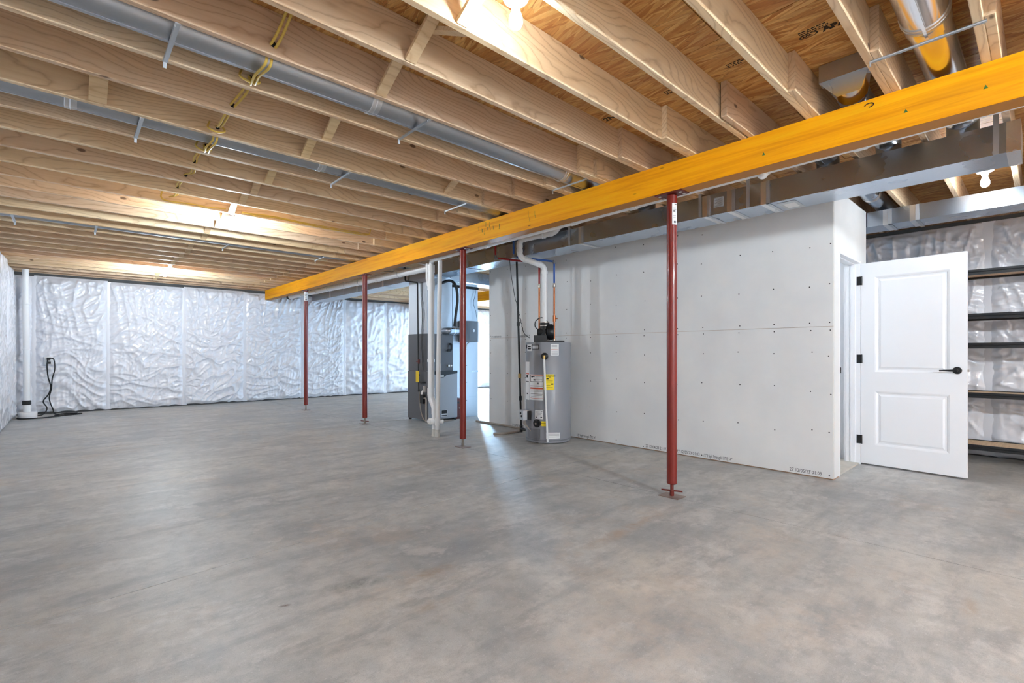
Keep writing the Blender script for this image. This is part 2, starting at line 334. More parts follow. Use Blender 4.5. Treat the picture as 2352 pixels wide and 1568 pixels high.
# ------------------------------------------------------------------ walls
ZJ, HJ = 2.64, .225                    # joist underside, joist depth
ZO = ZJ+HJ
def sstep(a, b, x):
    t = min(max((x-a)/(b-a), 0), 1); return t*t*(3-2*t)
def poly_panel(parent, o, u, nrm, w, h, seed, res=.02, bulge=.035, zb=.03, amp=1.0, name='insulation_panel'):
    """one quilted insulation blanket: a skin of real folds standing off the wall, closed at its rim"""
    o, u, nrm = Vector(o), Vector(u), Vector(nrm); nu, nv = max(int(w/res), 8), max(int((h-zb)/res), 8); mb = MB(); N = mnoise.noise
    rb = [zb*(.4+.9*abs(N(Vector((i*.07, seed*3.3, 0))))) for i in range(nu+1)]
    vs = []
    for j in range(nv+1):
        for i in range(nu+1):
            s = w*i/nu; z = rb[i]+(h-rb[i])*j/nv; q = z/h
            e = min(sstep(0, .10, s), sstep(0, .10, w-s)); ev = sstep(0, .08, h-z)*sstep(0, .10, z-rb[i]+.02)
            wp = N(Vector((s*1.5, z*1.3, seed))); wq = N(Vector((s*3.1, z*2.7, seed+40)))
            top = sstep(.42, .92, q); fan = (s-w/2)*(h-z)*.9
            r1 = (1-abs(N(Vector((s*6.5+fan*3.0+wp*1.1, z*.9+wq*.4, seed+5)))))**7
            r2 = (1-abs(N(Vector((s*1.7+wq*.5, z*5.2+wp*1.6+s*.8*math.sin(seed), seed+9)))))**7
            r3 = (1-abs(N(Vector(((s+z)*2.6+wq, (s-z)*5.5+wp, seed+17)))))**8
            r4 = (1-abs(N(Vector((s*9+wq*2, z*11+wp*2.5, seed+23)))))**6
            big = N(Vector((s*1.3, z*.9, seed+31)))
            d = bulge*(.55+.45*big)*math.sqrt(max(math.sin(PI*s/w), 0))+amp*(.042*r1*(.25+.75*top)+.040*r2*(1-.65*top)+.026*r3+.010*r4)
            vs.append(o+u*s+Vector((0,0,z))+nrm*(.006+d*e*ev+.006*e))
    k = nu+1; fs = [(j*k+i, j*k+i+1, (j+1)*k+i+1, (j+1)*k+i) for j in range(nv) for i in range(nu)]
    if u.cross(Vector((0,0,1))).dot(nrm) < 0: fs = [f[::-1] for f in fs]
    mb._add(vs, fs)
    rim = [i for i in range(k)]+[j*k+nu for j in range(1, nv+1)]+[nv*k+i for i in range(nu-1, -1, -1)]+[j*k for j in range(nv-1, 0, -1)]
    b0 = len(mb.v); mb.v += [vs[i]-nrm*(vs[i]-o).dot(nrm) for i in rim]; m = len(rim)
    rf = [(rim[i], b0+i, b0+(i+1) % m, rim[(i+1) % m]) for i in range(m)]
    if u.cross(Vector((0,0,1))).dot(nrm) < 0: rf = [f[::-1] for f in rf]
    mb.f += rf
    return obj(name, mb, 'white_poly', parent, loc=o, ang=3.0)
def seam(parent, o, u, nrm, h, w=.10, seed=0):
    o, u, nrm = Vector(o), Vector(u), Vector(nrm); mb = MB(); n = 40; vs = []
    for j in range(n+1):
        z = .02+(h-.02)*j/n; q = .016*mnoise.noise(Vector((z*1.1, seed, 0)))
        for s in (-w/2, -w*.2, w*.2, w/2): vs.append(o+u*(s+q)+Vector((0,0,z))+nrm*(.010+.010*(1-abs(s)/(w/2))+.004*mnoise.noise(Vector((z*4, s*9, seed)))))
    fs = [(j*4+i, j*4+i+1, (j+1)*4+i+1, (j+1)*4+i) for j in range(n) for i in range(3)]
    if u.cross(Vector((0,0,1))).dot(nrm) < 0: fs = [f[::-1] for f in fs]
    mb._add(vs, fs); return obj('seam_strip', mb, 'poly_tape', parent)
HP = 2.595
wf = struct('wall_far', (0, YF, 0), 'far foundation wall lined with wrinkled white insulation blankets')
x0, x1, z0, z1 = WIN
obj('foundation', MB().box(XL-.2, x0, YF, YF+.2, 0, ZJ).box(x1, XA+.2, YF, YF+.2, 0, ZJ).box(x0, x1, YF, YF+.2, z1, ZJ).box(x0, x1, YF, YF+.2, 0, z0), 'concrete_dark', wf)
fx = [XL+.03, -.44, .62, 1.90, 3.10, 4.41, 5.52, 6.72, 7.52, 8.30, x0-.05]
for i in range(len(fx)-1):
    poly_panel(wf, (fx[i], YF-.001, 0), (1,0,0), (0,-1,0), fx[i+1]-fx[i], HP-.02+.02*(i % 2), 3.7+i*5.3, .014 if i < 6 else .03, zb=.05)
    if i: seam(wf, (fx[i], YF-.001, 0), (1,0,0), (0,-1,0), HP-.02, seed=i)
poly_panel(wf, (x1+.05, YF-.001, 0), (1,0,0), (0,-1,0), XA-.02-x1-.05, HP, 77.0, .025, zb=.02)
wl = struct('wall_left', (XL, 0, 0), 'left foundation wall lined with white insulation blankets')
obj('foundation', MB().box(XL-.2, XL, YB-.2, YF+.2, 0, ZJ), 'concrete_dark', wl)
ly = [YB+.02, -3.4, -2.2, -1.0, .2, 1.4, 2.6, 3.8, 5.0, 6.2, 7.4, 8.6, 9.8, 11.0, YF-.05]
for i in range(len(ly)-1):
    poly_panel(wl, (XL+.001, ly[i], 0), (0,1,0), (1,0,0), ly[i+1]-ly[i], HP, 61.0+i*4.1, .022 if ly[i] > 7 else .05, bulge=.09, zb=.02, amp=.3)
    if i: seam(wl, (XL+.001, ly[i], 0), (0,1,0), (1,0,0), HP, seed=20+i)
wr = struct('wall_right', (XR, 0, 0), 'right foundation wall lined with shiny white insulation blankets')
obj('foundation', MB().box(XR, XR+.2, YB-.2, YA, 0, ZJ).box(XR+.2, XA+.2, YA-.2, YA, 0, ZJ).box(XA, XA+.2, YA, YF+.2, 0, ZJ), 'concrete_dark', wr)
ry = [YB+.02, -3.35, -2.15, -.95, .42, 1.62, 2.85, 4.05, 5.25, YA-.02]
for i in range(len(ry)-1):
    poly_panel(wr, (XR-.001, ry[i], 0), (0,1,0), (-1,0,0), ry[i+1]-ry[i], HP, 131.0+i*3.3, .015 if -1 < ry[i] < 1.7 else .05, zb=.02, amp=1.0)
    if i: seam(wr, (XR-.001, ry[i], 0), (0,1,0), (-1,0,0), HP, .13, seed=50+i)
for i in range(5): poly_panel(wr, (XA-.001, YA+.02+i*1.21, 0), (0,1,0), (-1,0,0), 1.2, HP, 191.0+i*3.3, .05, zb=.02)
for i in range(3): poly_panel(wr, (XR+.02+i*1.22, YA+.001, 0), (1,0,0), (0,1,0), 1.21, HP, 221.0+i*3.3, .05, zb=.02)
wb = struct('wall_back', (0, YB, 0), 'back foundation wall lined with white insulation blankets')
obj('foundation', MB().box(XL-.2, XR+.2, YB-.2, YB, 0, ZJ), 'concrete_dark', wb)
for i in range(7):
    a = XL+.03+i*1.17; poly_panel(wb, (a, YB+.001, 0), (1,0,0), (0,1,0), 1.165, HP, 301.0+i*3.3, .06, zb=.02)
win = struct('window_1', ((x0+x1)/2, YF, z0), 'glazed sliding door letting in bluish daylight')
fr = MB(); xm = (x0+x1)/2
for a,b,c,d in ((x0,x0+.06,z0,z1),(x1-.06,x1,z0,z1),(x0+.06,x1-.06,z0,z0+.06),(x0+.06,x1-.06,z1-.06,z1),(xm-.04,xm+.04,z0+.06,z1-.06)): fr.box(a, b, YF+.08, YF+.14, c, d)
obj('window_frame', fr, 'window_vinyl', win)
for a,b in ((x0+.06,xm-.04),(xm+.04,x1-.06)): obj('pane', MB().box(a, b, YF+.108, YF+.112, z0+.06, z1-.06), 'glass', win)

# stair enclosure: drywall partition, end wall and door wall
PX, PY, PYE, PXE, ZW = 5.08, 1.28, 6.10, 6.26, 2.637
wp = struct('wall_partition', (PX, PY, 0), 'unpainted drywall partition with screw heads and printed edges')
obj('framing', MB().box(PX+.014, PX+.11, PY+.016, PYE-.016, .0, ZW), 'gypsum_edge', wp)
zj = 1.384
for (a,b,c,d) in ((PY+.002, 2.806, .012, zj-.0015), (2.809, PYE, .012, zj-.0015), (PY+.002, 4.94, zj+.0015, ZW), (4.943, PYE, zj+.0015, ZW)):
    obj('drywall_sheet', MB().box(PX, PX+.013, a, b, c, d), 'drywall_paper', wp)
studs = [1.31, 1.46, 1.78, 2.11, 2.50, 2.79, 2.825, 3.22, 3.62, 4.03, 4.44, 4.85, 5.25, 5.66, 6.06]; sc = MB(); rs = random.Random(3)
for y in studs:
    for z in (.045, .42, .80, 1.13, 1.35, 1.42, 1.76, 2.12, 2.45):
        if .045 < z < 2.4 or rs.random() < .8:
            yy, zz = y+rs.uniform(-.012,.012), z+rs.uniform(-.03,.03)*(z not in(1.35,1.42)); sc.cyl((PX-.0012, yy, zz), (PX+.002, yy, zz), .0058, n=8)
obj('screw_heads', sc, 'ink', wp, kind='stuff')
xd, yd = (0,-1,0), (0,0,1)
for s_, y_ in (('1/2" High Strength LITE 54"', 4.26), ('27 12/05/23 01:03', 4.72), ('27 12/04/23 21:27', 3.20), ('27 12/05/23 01:03', 2.80), ('1/2" High Strength LITE 54"', 2.50), ('27 12/05/23 01:03', 1.64), ('27 12/05/23 01:03', 5.55)):
    text('edge_print', s_, .046, (PX-.0008, y_, .028), xd, yd, 'ink_print', wp, sx=.62 if 'LITE' in s_ else .8)
text('edge_print', '27 12/05/23 01:03', .040, (PX-.0008, 6.04, zj+.008), xd, yd, 'ink_print', wp, sx=.8)
text('edge_print', '1/2" High Strength LITE 54"', .040, (PX-.0008, 5.42, zj+.008), xd, yd, 'ink_print', wp, sx=.6)
# door wall
DX0, DX1, DZ = 5.275, 6.045, 2.085
ws = struct('wall_side', (PX, PY, 0), 'short drywall return wall holding the stair door')
fm = MB().box(PX+.0135, DX0, PY+.004, PY+.115, 0, ZW).box(DX1, PXE-.014, PY+.014, PY+.115, 0, ZW).box(DX0, DX1, PY+.014, PY+.115, DZ, ZW); obj('framing', fm, 'gypsum_edge', ws)
for a,b,c,d in ((PX+.021, DX0, .012, ZW), (DX1, PXE, .012, ZW), (DX0, DX1, DZ, ZW)):
    obj('drywall_sheet', MB().box(a, b, PY, PY+.013, c, d), 'drywall_paper', ws); obj('drywall_sheet', MB().box(a, b, PY+.116, PY+.129, c, d), 'white_paint', ws)
we = struct('wall_end', (PX, PYE, 0), 'end wall of the stair enclosure'); obj('drywall_sheet', MB().box(PX+.014, PXE, PYE-.014, PYE, 0, ZW), 'drywall_paper', we)
wo = struct('wall_stair', (PXE, PY, 0), 'outer wall of the stair enclosure'); obj('drywall_sheet', MB().box(PXE-.013, PXE, PY+.001, PYE-.015, 0, ZW), 'drywall_paper', wo); obj('inner_sheet', MB().box(PXE-.115, PXE-.10, PY+.13, PYE-.03, 0, ZW), 'white_paint', wo)
obj('inner_sheet', MB().box(PX+.112, PX+.125, PY+.13, PYE-.03, 0, ZW), 'white_paint', wp)
bb = obj('baseboard_stair', MB().box(PXE-.128, PXE-.116, PY+.20, PYE-.05, .02, .12), 'white_paint'); bb['kind'] = 'structure'
cp = obj('carpet_stair', MB().box(DX0+.021, PXE-.117, PY+.012, PY+.131, 0, .016).box(PX+.126, PXE-.117, PY+.132, PYE-.032, 0, .016), 'carpet'); tag(cp, 'cream carpet edge inside the open doorway', 'carpet')
# door frame and door
dr = struct('door_1', (DX1, PY, 0), 'white two-panel door standing open on black hinges')
jm = MB()
jm.box(DX0, DX0+.019, PY-.001, PY+.13, 0, DZ).box(DX1-.019, DX1, PY-.001, PY+.13, 0, DZ).box(DX0+.019, DX1-.019, PY-.001, PY+.13, DZ-.019, DZ)
obj('jamb', jm, 'jamb_paint', dr)
obj('door_stop', MB().box(DX0+.019, DX0+.030, PY+.045, PY+.085, 0, DZ-.019).box(DX1-.030, DX1-.019, PY+.045, PY+.085, .016, DZ-.019).box(DX0+.03, DX1-.03, PY+.045, PY+.085, DZ-.03, DZ-.019), 'jamb_paint', dr)
cs = MB()
for k,(a,b,c) in enumerate(((.0,.016,.060),(.016,.011,.044),(.034,.007,.026))):
    cs.box(DX1+.004+a-.006, DX1+.004+a+.0, PY+.131, PY+.131+b, .016, DZ+.05)
cs.box(DX1-.012, DX1+.048, PY+.130, PY+.146, .016, DZ+.05).box(DX0-.048, DX0+.012, PY+.130, PY+.146, .016, DZ+.05).box(DX0+.012, DX1-.012, PY+.130, PY+.146, DZ-.01, DZ+.05)
obj('casing', cs, 'jamb_paint', dr)
# door slab (local: along u from hinge to free edge; the visible face looks towards -X)
hp = Vector((DX1-.012, PY-.004, 0)); fe = Vector((5.972, .466, 0)); u = (fe-hp).normalized(); nn = Vector((-u.y, u.x, 0)); nn = nn if nn.x < 0 else -nn
DW, DT, dz0, dz1 = .808, .035, .018, 2.060
def dpt(s, z, d=0.0): return hp+u*s+nn*d+Vector((0,0,z))
def dbox(mb, s0, s1, z0, z1, d0, d1):
    q = [dpt(s0,z0,d0), dpt(s1,z0,d0), dpt(s1,z0,d1), dpt(s0,z0,d1)]; return mb.prism(q, (0,0,z1-z0))
pans = [(.118, .690, .955, 1.915), (.118, .690, .215, .760)]
slab = MB()
dbox(slab, 0, DW, dz0, dz1, -DT, -.012)
ss = [0, pans[0][0], pans[0][1], DW]; zz = [dz0, pans[1][2], pans[1][3], pans[0][2], pans[0][3], dz1]
dbox(slab, 0, ss[1], dz0, dz1, -.012, 0); dbox(slab, ss[2], DW, dz0, dz1, -.012, 0)
for a,b in ((zz[0],zz[1]),(zz[2],zz[3]),(zz[4],zz[5])): dbox(slab, ss[1], ss[2], a, b, -.012, 0)
ds = obj('door_slab', slab, 'white_paint', dr)
for s0,s1,a,b in pans:
    mb = MB(); prof = [(0,0),(.012,-.004),(.022,-.011),(.034,-.011),(.050,-.003),(.054,-.003)]
    def ringp(k, d): return [dpt(s0+k,a+k,d), dpt(s1-k,a+k,d), dpt(s1-k,b-k,d), dpt(s0+k,b-k,d)]
    vs = []; [vs.extend(ringp(k,d)) for k,d in prof]; m = len(prof)
    fs = [(j*4+i, j*4+(i+1)%4, (j+1)*4+(i+1)%4, (j+1)*4+i) for j in range(m-1) for i in range(4)]+[(m*4-4, m*4-3, m*4-2, m*4-1)]
    if (vs[1]-vs[0]).cross(vs[3]-vs[0]).dot(nn) < 0: fs = [f[::-1] for f in fs]
    mb._add(vs, fs); obj('door_panel', mb, 'white_paint', ds, ang=.15)
ZH = .985
lv = MB(); c0 = dpt(DW-.066, ZH, 0); lv.lathe(c0, nn, [(.033,0),(.033,.006),(.028,.012),(.012,.014),(.012,.042),(.013,.05),(.001,.052)], 20)
obj('lever_rose', lv, 'hinge_black', ds)
obj('lever', MB().tube([c0+nn*.044, c0+nn*.046-u*.03, c0+nn*.048-u*.08-Vector((0,0,.001)), c0+nn*.046-u*.118-Vector((0,0,.003))], .008, 8, [.009,.0085,.0075,.006]), 'hinge_black', ds)
lv2 = MB(); cb_ = dpt(DW-.066, ZH, -DT); lv2.lathe(cb_, -nn, [(.033,0),(.033,.006),(.028,.012),(.012,.014),(.012,.046),(.001,.05)], 16); obj('lever_rose', lv2, 'hinge_black', ds)
obj('latch', dbox(MB(), DW, DW+.012, ZH-.010, ZH+.010, -.022, -.010), 'crimp', ds)
for z in (.26, 1.085, 1.885):
    hg = MB(); hg.cyl((DX1-.022, PY-.012, z-.045), (DX1-.022, PY-.012, z+.045), .0065, n=10); hg.box(DX1-.0215, DX1-.0190, PY-.010, PY+.032, z-.044, z+.044); obj('hinge', hg, 'hinge_black', dr)
obj('strike_plate', MB().box(DX0+.0185, DX0+.0205, PY-.004, PY+.03, ZH-.03, ZH+.03).box(DX0+.0190, DX0+.027, PY-.007, PY-.003, ZH-.025, ZH+.025), 'hinge_black', dr)

# ------------------------------------------------------------------ ceiling: strand board, joists, rim boards, bridging
ceil = struct('ceiling', (0,0,0), 'open joist ceiling under strand-board subfloor')
sx = [2.645+1.2192*i for i in range(-3, 9)]; rr = random.Random(5)
for i in range(len(sx)-1):
    off = 0 if i % 2 else 1.22
    y = YB-.3-off
    while y < YF+.3:
        a, b = max(y, YB-.25), min(y+2.4384, YF+.25); xa, xb = max(sx[i], XL-.2), min(sx[i+1], XA+.25)
        if b-a > .05 and xb-xa > .05:
            c = Vector(((xa+xb)/2, (a+b)/2, ZO)); obj('subfloor_panel', MB().box(xa+.0025, xb-.0025, a+.0025, b-.0025, ZO, ZO+.018), 'strand_board', ceil, smooth=False, loc=c)
        y += 2.4384
obj('subfloor_backing', MB().box(XL-.3, XA+.3, YB-.3, YF+.3, ZO+.0185, ZO+.05), 'board_dark', ceil, kind='structure')
JN = lambda k: .997+.4064*k            # near face of joist k
def joist_mesh(x0, x1):
    mb = MB().cbox(-(x1-x0)/2, (x1-x0)/2, -.019, .019, -HJ/2, HJ/2, .003); me = bpy.data.meshes.new('joist')
    me.from_pydata([tuple(p) for p in mb.v], [], mb.f); me.update(); me.materials.append(M['joist_wood']); return me
jl = joist_mesh(XL-.12, 4.02)
def place(me, name, c, parent):
    o = link(bpy.data.objects.new(name, me)); o.parent = parent; o.location = c; return o
KS = range(-6, 29)
for k in KS: place(jl, 'joist', ((XL-.12+4.02)/2, JN(k)+.019, ZJ+HJ/2), ceil)
ends = {-2: 3.02, -1: 2.96, 0: 3.06, 1: 3.075, 2: 3.075, 3: 3.13, 4: 3.13, 5: 3.15, 6: 3.14}; jr = {}
for k in KS:
    e = round(ends.get(k, 3.10+.02*rr.choice((-1,0,1,2))), 3)
    xe = XR+.12 if JN(k) < YA else XA+.12; e_ = (e, xe)
    if e_ not in jr: jr[e_] = joist_mesh(e, xe)
    place(jr[e_], 'joist', ((e+xe)/2, JN(k)-.0195-(.012 if k == 1 else 0), ZJ+HJ/2), ceil)
obj('rim_board', MB().box(XL-.16, XL-.121, YB-.2, YF+.2, ZJ, ZO), 'joist_wood', ceil); obj('rim_board', MB().box(XR+.121, XR+.16, YB-.2, YA-.1, ZJ, ZO).box(XA+.121, XA+.16, YA, YF+.2, ZJ, ZO).box(XR+.16, XA+.16, YA-.14, YA-.1, ZJ, ZO), 'joist_wood', ceil)
obj('rim_board', MB().box(XL-.12, XA+.12, YF-.02, YF+.02, ZJ, ZO), 'joist_wood', ceil); obj('rim_board', MB().box(XL-.12, XR+.12, YB-.03, YB-.001, ZJ, ZO), 'joist_wood', ceil)
obj('sill_plate', MB().box(XL-.15, XL-.001, YB, YF, ZJ-.038, ZJ-.001), 'joist_wood', wl)
# filler scabs beside a few laps
for k, xa, xb in ((1, 3.05, 3.46), (3, 3.34, 3.47)):
    if k == 3: obj('lap_block', MB().box(3.30, 4.0, JN(4)-.0395-.036, JN(4)-.0395, ZJ+.002, ZJ+.14), 'joist_wood', ceil, loc=(3.6, JN(4)-.05, ZJ+.07))
# wooden cross bridging at mid-span
def strut(xa, ya, za, yb, zb, w=.062, t_=.019):
    a, b = Vector((xa, ya, za)), Vector((xa, yb, zb)); return MB().bar(a, b, w, t_, up=(0, -(b-a).z, (b-a).y))
for k in range(0, 28):
    ya, yb = JN(k)+.040, JN(k+1)-.002
    xo = 1.33+rr.uniform(-.03,.03)
    if k in (4, 7, 16): continue
    m1 = strut(xo, yb, ZJ+.012, ya, ZO-.02); obj('bridging_strut', m1, 'bridging_wood', ceil, smooth=False, loc=(xo, (ya+yb)/2, ZJ+.1))
    if k in (2, 6, 9, 12, 15, 19):
        m2 = strut(xo+.07, ya, ZJ+.015, yb, ZO-.02); obj('bridging_strut', m2, 'bridging_wood', ceil, smooth=False, loc=(xo+.07, (ya+yb)/2, ZJ+.1))
obj('bridging_strut', strut(2.66, JN(7)-.002, ZJ+.02, JN(6)+.04, ZO-.03), 'bridging_wood', ceil, smooth=False, loc=(2.66, JN(7)-.2, ZJ+.1))
obj('bridging_strut', strut(.14, JN(7)-.002, ZJ+.015, JN(6)+.04, ZO-.03, .085), 'bridging_wood', ceil, smooth=False, loc=(.14, JN(7)-.2, ZJ+.1))
# mill stamps printed on the strand board (underside)
sxd, syd = (0,-1,0), (-1,0,0); zt = ZO-.0006
for yb_, full in ((.97, True), (1.36, False), (1.77, False)):
    mk = MB(); r2 = random.Random(int(yb_*100))
    for row in range(3):                       # rows of tiny type, too small to read
        y = yb_-.07
        while y > yb_-(.20 if full else .15):
            L = r2.uniform(.008,.022); mk.box(2.915+row*.017, 2.923+row*.017, y-L, y, zt-.0004, zt+.0006); y -= L+.006
    obj('mill_stamp', mk, 'stamp_ink', ceil, smooth=False)
if True:
    ov = MB(); n = 24
    for i in range(n):
        a, b = 2*PI*i/n, 2*PI*(i+1)/n
        p = lambda q, e: (2.972+.021*e*math.cos(q), .865+.046*e*math.sin(q), zt)
        ov._add([p(a,1),p(b,1),p(b,.80),p(a,.80)], [(0,1,2,3)])
    obj('mill_stamp', ov, 'stamp_ink', ceil, smooth=False)
    text('mill_stamp', 'APA', .024, (2.980, .895, zt), sxd, syd, 'stamp_ink', ceil, .0008)
    text('mill_stamp', 'APA', .058, (2.995, .800, zt), sxd, syd, 'stamp_ink', ceil, .003)
    text('mill_stamp', '29', .075, (2.78, .545, zt), sxd, syd, 'stamp_ink', ceil, .003)
    text('mill_stamp', '2N', .07, (2.965, 2.20, zt), sxd, syd, 'stamp_ink', ceil, .002)

# ------------------------------------------------------------------ orange beam and its red posts
BX0, BX1, BZ0, BZ1 = 3.50, 3.635, 2.412, 2.639
bm = thing('support_beam', 'long orange laminated wood beam carrying the joists on red posts', 'beam', ((BX0+BX1)/2, 4, BZ0))
cuts = [YB+.02, -1.6, 5.364, 7.849, 10.218, YF-.16]
for i in range(len(cuts)-1):
    obj('beam_ply', MB().box(BX0, BX0+.044, cuts[i]+.0012, cuts[i+1]-.0012, BZ0+.0015, BZ1), 'beam_wood', bm)
for x in (BX0+.0445, BX0+.0895): obj('beam_ply', MB().box(x, x+.044, YB+.02, YF-.16, BZ0+.0015, BZ1), 'beam_wood', bm)
obj('beam_soffit', MB().box(BX0+.0008, BX1-.002, YB+.03, YF-.17, BZ0, BZ0+.0014), 'beam_laminate', bm)
mk = MB(); r3 = random.Random(11)
for y,z,n in ((4.33,2.53,7),(4.20,2.55,5),(4.08,2.53,5),(3.52,2.53,4)):
    for i in range(n):
        yy = y+r3.uniform(-.06,.06); zz_ = z+r3.uniform(-.05,.02); mk.box(BX0-.0006, BX0+.001, yy, yy+r3.uniform(.002,.006), zz_, zz_+r3.uniform(.015,.07))
obj('scuff_marks', mk, 'green_mark', bm, kind='stuff')
def mark(y, z, s=.016): return MB().prism([(BX0-.0008, y+s*.6, z), (BX0-.0008, y-s*.6, z), (BX0-.0008, y, z+s*1.3)], (.001,0,0))
for y,z in ((1.29,2.487),(.53,2.50),(.205,2.505)): obj('stencil_mark', mark(y, z), 'green_mark', bm)
obj('beam_knot', MB().tube([(BX0-.0003, .70+.022*math.cos(a), 2.605+.012*math.sin(a)) for a in [i*PI/6 for i in range(10)]], .003, 6), 'board_dark', bm)
b2 = tag(obj('header_beam', MB().box(7.46, 7.595, YA+.03, YF-.12, BZ0, BZ1), 'beam_wood'), 'second orange beam seen far back between furnace and drywall', 'beam')
PXC = 3.570
plabs = ['red steel post nearest the camera, in front of the drywall', 'red steel post between the furnace drain pipes and the water heater', 'red steel post standing left of the furnace', 'farthest red steel post with white sticker near the white wall']
for i,(y,lab) in enumerate(zip((2.01, 4.79, 7.43, 10.05), plabs)):
    p = thing('steel_post', lab, 'post', (PXC, y, 0), 'red adjustable steel posts under the beam')
    obj('tube', MB().lathe((PXC,y,.10), (0,0,1), [(.034,0),(.0395,.006),(.0395,2.295),(.036,2.30)], 28), 'red_primer', p)
    tp = MB().box(PXC-.065, PXC+.062, y-.115, y+.115, BZ0-.008, BZ0-.0005); obj('top_plate', tp, 'red_primer_dark', p)
    for s in (-1,1):
        for q in (-1,1): obj('lag_bolt', MB().cyl((PXC+q*.03, y+s*.088, BZ0-.014), (PXC+q*.03, y+s*.088, BZ0-.0085), .012, n=6), 'crimp', p)
    obj('base_plate', MB().box(PXC-.062, PXC+.062, y-.085, y+.085, 0, .006), 'steel_plate', p)
    obj('jack_screw', MB().cyl((PXC,y,.045), (PXC,y,.102), .0135, n=14).cyl((PXC,y,.006), (PXC,y,.05), .017, n=14), 'screw_steel' if i else 'red_primer_dark', p)
    if i in (0, 2): obj('turn_handle', MB().cyl((PXC-.030,y+.075,.046), (PXC+.030,y-.075,.046), .0065, n=10), 'red_primer_dark', p)
    if i in (0, 3):
        vs = []; th0 = math.atan2(-y, -PXC); n = 8; a0, a1 = (th0+.05, th0+1.15) if i == 0 else (th0-1.0, th0+1.0); zt0, zt1 = (2.16, 2.33) if i == 0 else (2.20, 2.38)
        st = MB(); r = .0402
        for j in range(n+1):
            a = a0+(a1-a0)*j/n; vs += [(PXC+r*math.cos(a), y+r*math.sin(a), zt0), (PXC+r*math.cos(a), y+r*math.sin(a), zt1)]
        st._add(vs, [(2*j,2*j+2,2*j+3,2*j+1) for j in range(n)]); sk = obj('sticker', st, 'sticker_white', p)
        bars = MB(); r = .0405
        for zr, h, q0, q1 in ((.155,.007,.45,.9),(.128,.003,.1,.8),(.118,.003,.1,.8),(.10,.010,.2,.6),(.07,.002,.2,.7),(.055,.002,.2,.7),(.012,.016,.3,.75)):
            for j in range(4):
                a = a0+(a1-a0)*(q0+(q1-q0)*j/4); b = a0+(a1-a0)*(q0+(q1-q0)*(j+.75)/4); z = zt0+zr
                bars._add([(PXC+r*math.cos(a), y+r*math.sin(a), z), (PXC+r*math.cos(b), y+r*math.sin(b), z), (PXC+r*math.cos(b), y+r*math.sin(b), z+h), (PXC+r*math.cos(a), y+r*math.sin(a), z+h)], [(0,1,2,3)])
        obj('sticker_print', bars, 'ink', sk, kind='stuff')

# ------------------------------------------------------------------ lamps (porcelain keyless holders with bare bulbs)
def lamp(x, y, zf, mat, label, mount):
    """zf = height of the holder's flange; mount = y of the joist face that carries the box"""
    L = thing('ceiling_lamp', label, 'lamp', (x, y, zf), 'bare bulb lampholders')
    s = 1 if mount > y else -1
    ztop = min(zf+.075, ZO-.005)
    obj('junction_box', MB().lathe((x,y,zf+.012), (0,0,1), [(.044,0),(.050,.004),(.050,ztop-zf-.012),(.046,ztop-zf-.010)], 8), 'box_blue', L)
    obj('box_bracket', MB().box(x-.02, x+.02, min(y+s*.046, mount-s*.002), max(y+s*.046, mount-s*.002), max(zf+.02, ZJ+.006), max(zf+.06, ZJ+.04)), 'crimp', L)
    obj('lampholder', MB().lathe((x,y,zf+.012), (0,0,-1), [(.057,0),(.058,.006),(.054,.013),(.034,.019),(.025,.030),(.023,.042),(.017,.044)], 24), 'porcelain', L)
    for a in (-.035, .035): obj('mounting_screw', MB().cyl((x+a,y,zf-.006), (x+a,y,zf+.002), .004, n=8), 'ink', L)
    obj('bulb', MB().lathe((x,y,zf-.030), (0,0,-1), [(.0165,0),(.017,.010),(.019,.022),(.025,.038),(.030,.055),(.0305,.066),(.028,.080),(.021,.091),(.011,.0975),(.001,.099)], 14), mat, L)
    return L
lamp(1.45, 1.56, 2.685, 'bulb_near', 'bare lit bulb on white holder at the top of the ceiling nearest the camera', JN(1)+.038)
lamp(1.33, 6.03, 2.625, 'bulb_mid', 'bare lit bulb hanging halfway down the ceiling beside yellow cable', JN(12)+.038)
lamp(1.29, 10.50, 2.625, 'bulb_far', 'bare lit bulb farthest away, near the white far wall', JN(23)+.038)
lamp(5.72, .34, 2.672, 'bulb_right', 'bare lit bulb between the two metal ducts above the white door', JN(-2)+.0)
lamp(1.90, -2.85, 2.625, 'bulb_rear_fill', 'unseen bare bulb added on the ceiling behind the camera as fill light', JN(-10)+.08)  # added out of view to fill the room with light
lamp(4.30, -2.85, 2.625, 'bulb_rear_right_fill', 'unseen bare bulb added as fill light behind the camera, on the far side of the beam', JN(-10)+.08)  # second added fill bulb, also out of view
SL = thing('stair_fill_light', 'unseen round ceiling light added inside the stair enclosure to brighten the doorway', 'lamp', (5.65, 2.55, 2.60)); obj('light_base', MB().cyl((5.65,2.55,2.615), (5.65,2.55,2.655), .10, n=24), 'porcelain', SL); obj('diffuser', MB().lathe((5.65,2.55,2.614), (0,0,-1), [(.095,0),(.09,.02),(.06,.035),(.001,.04)], 24), 'bulb_stair', SL)  # unseen lamp, added to lift the brightness of the door opening

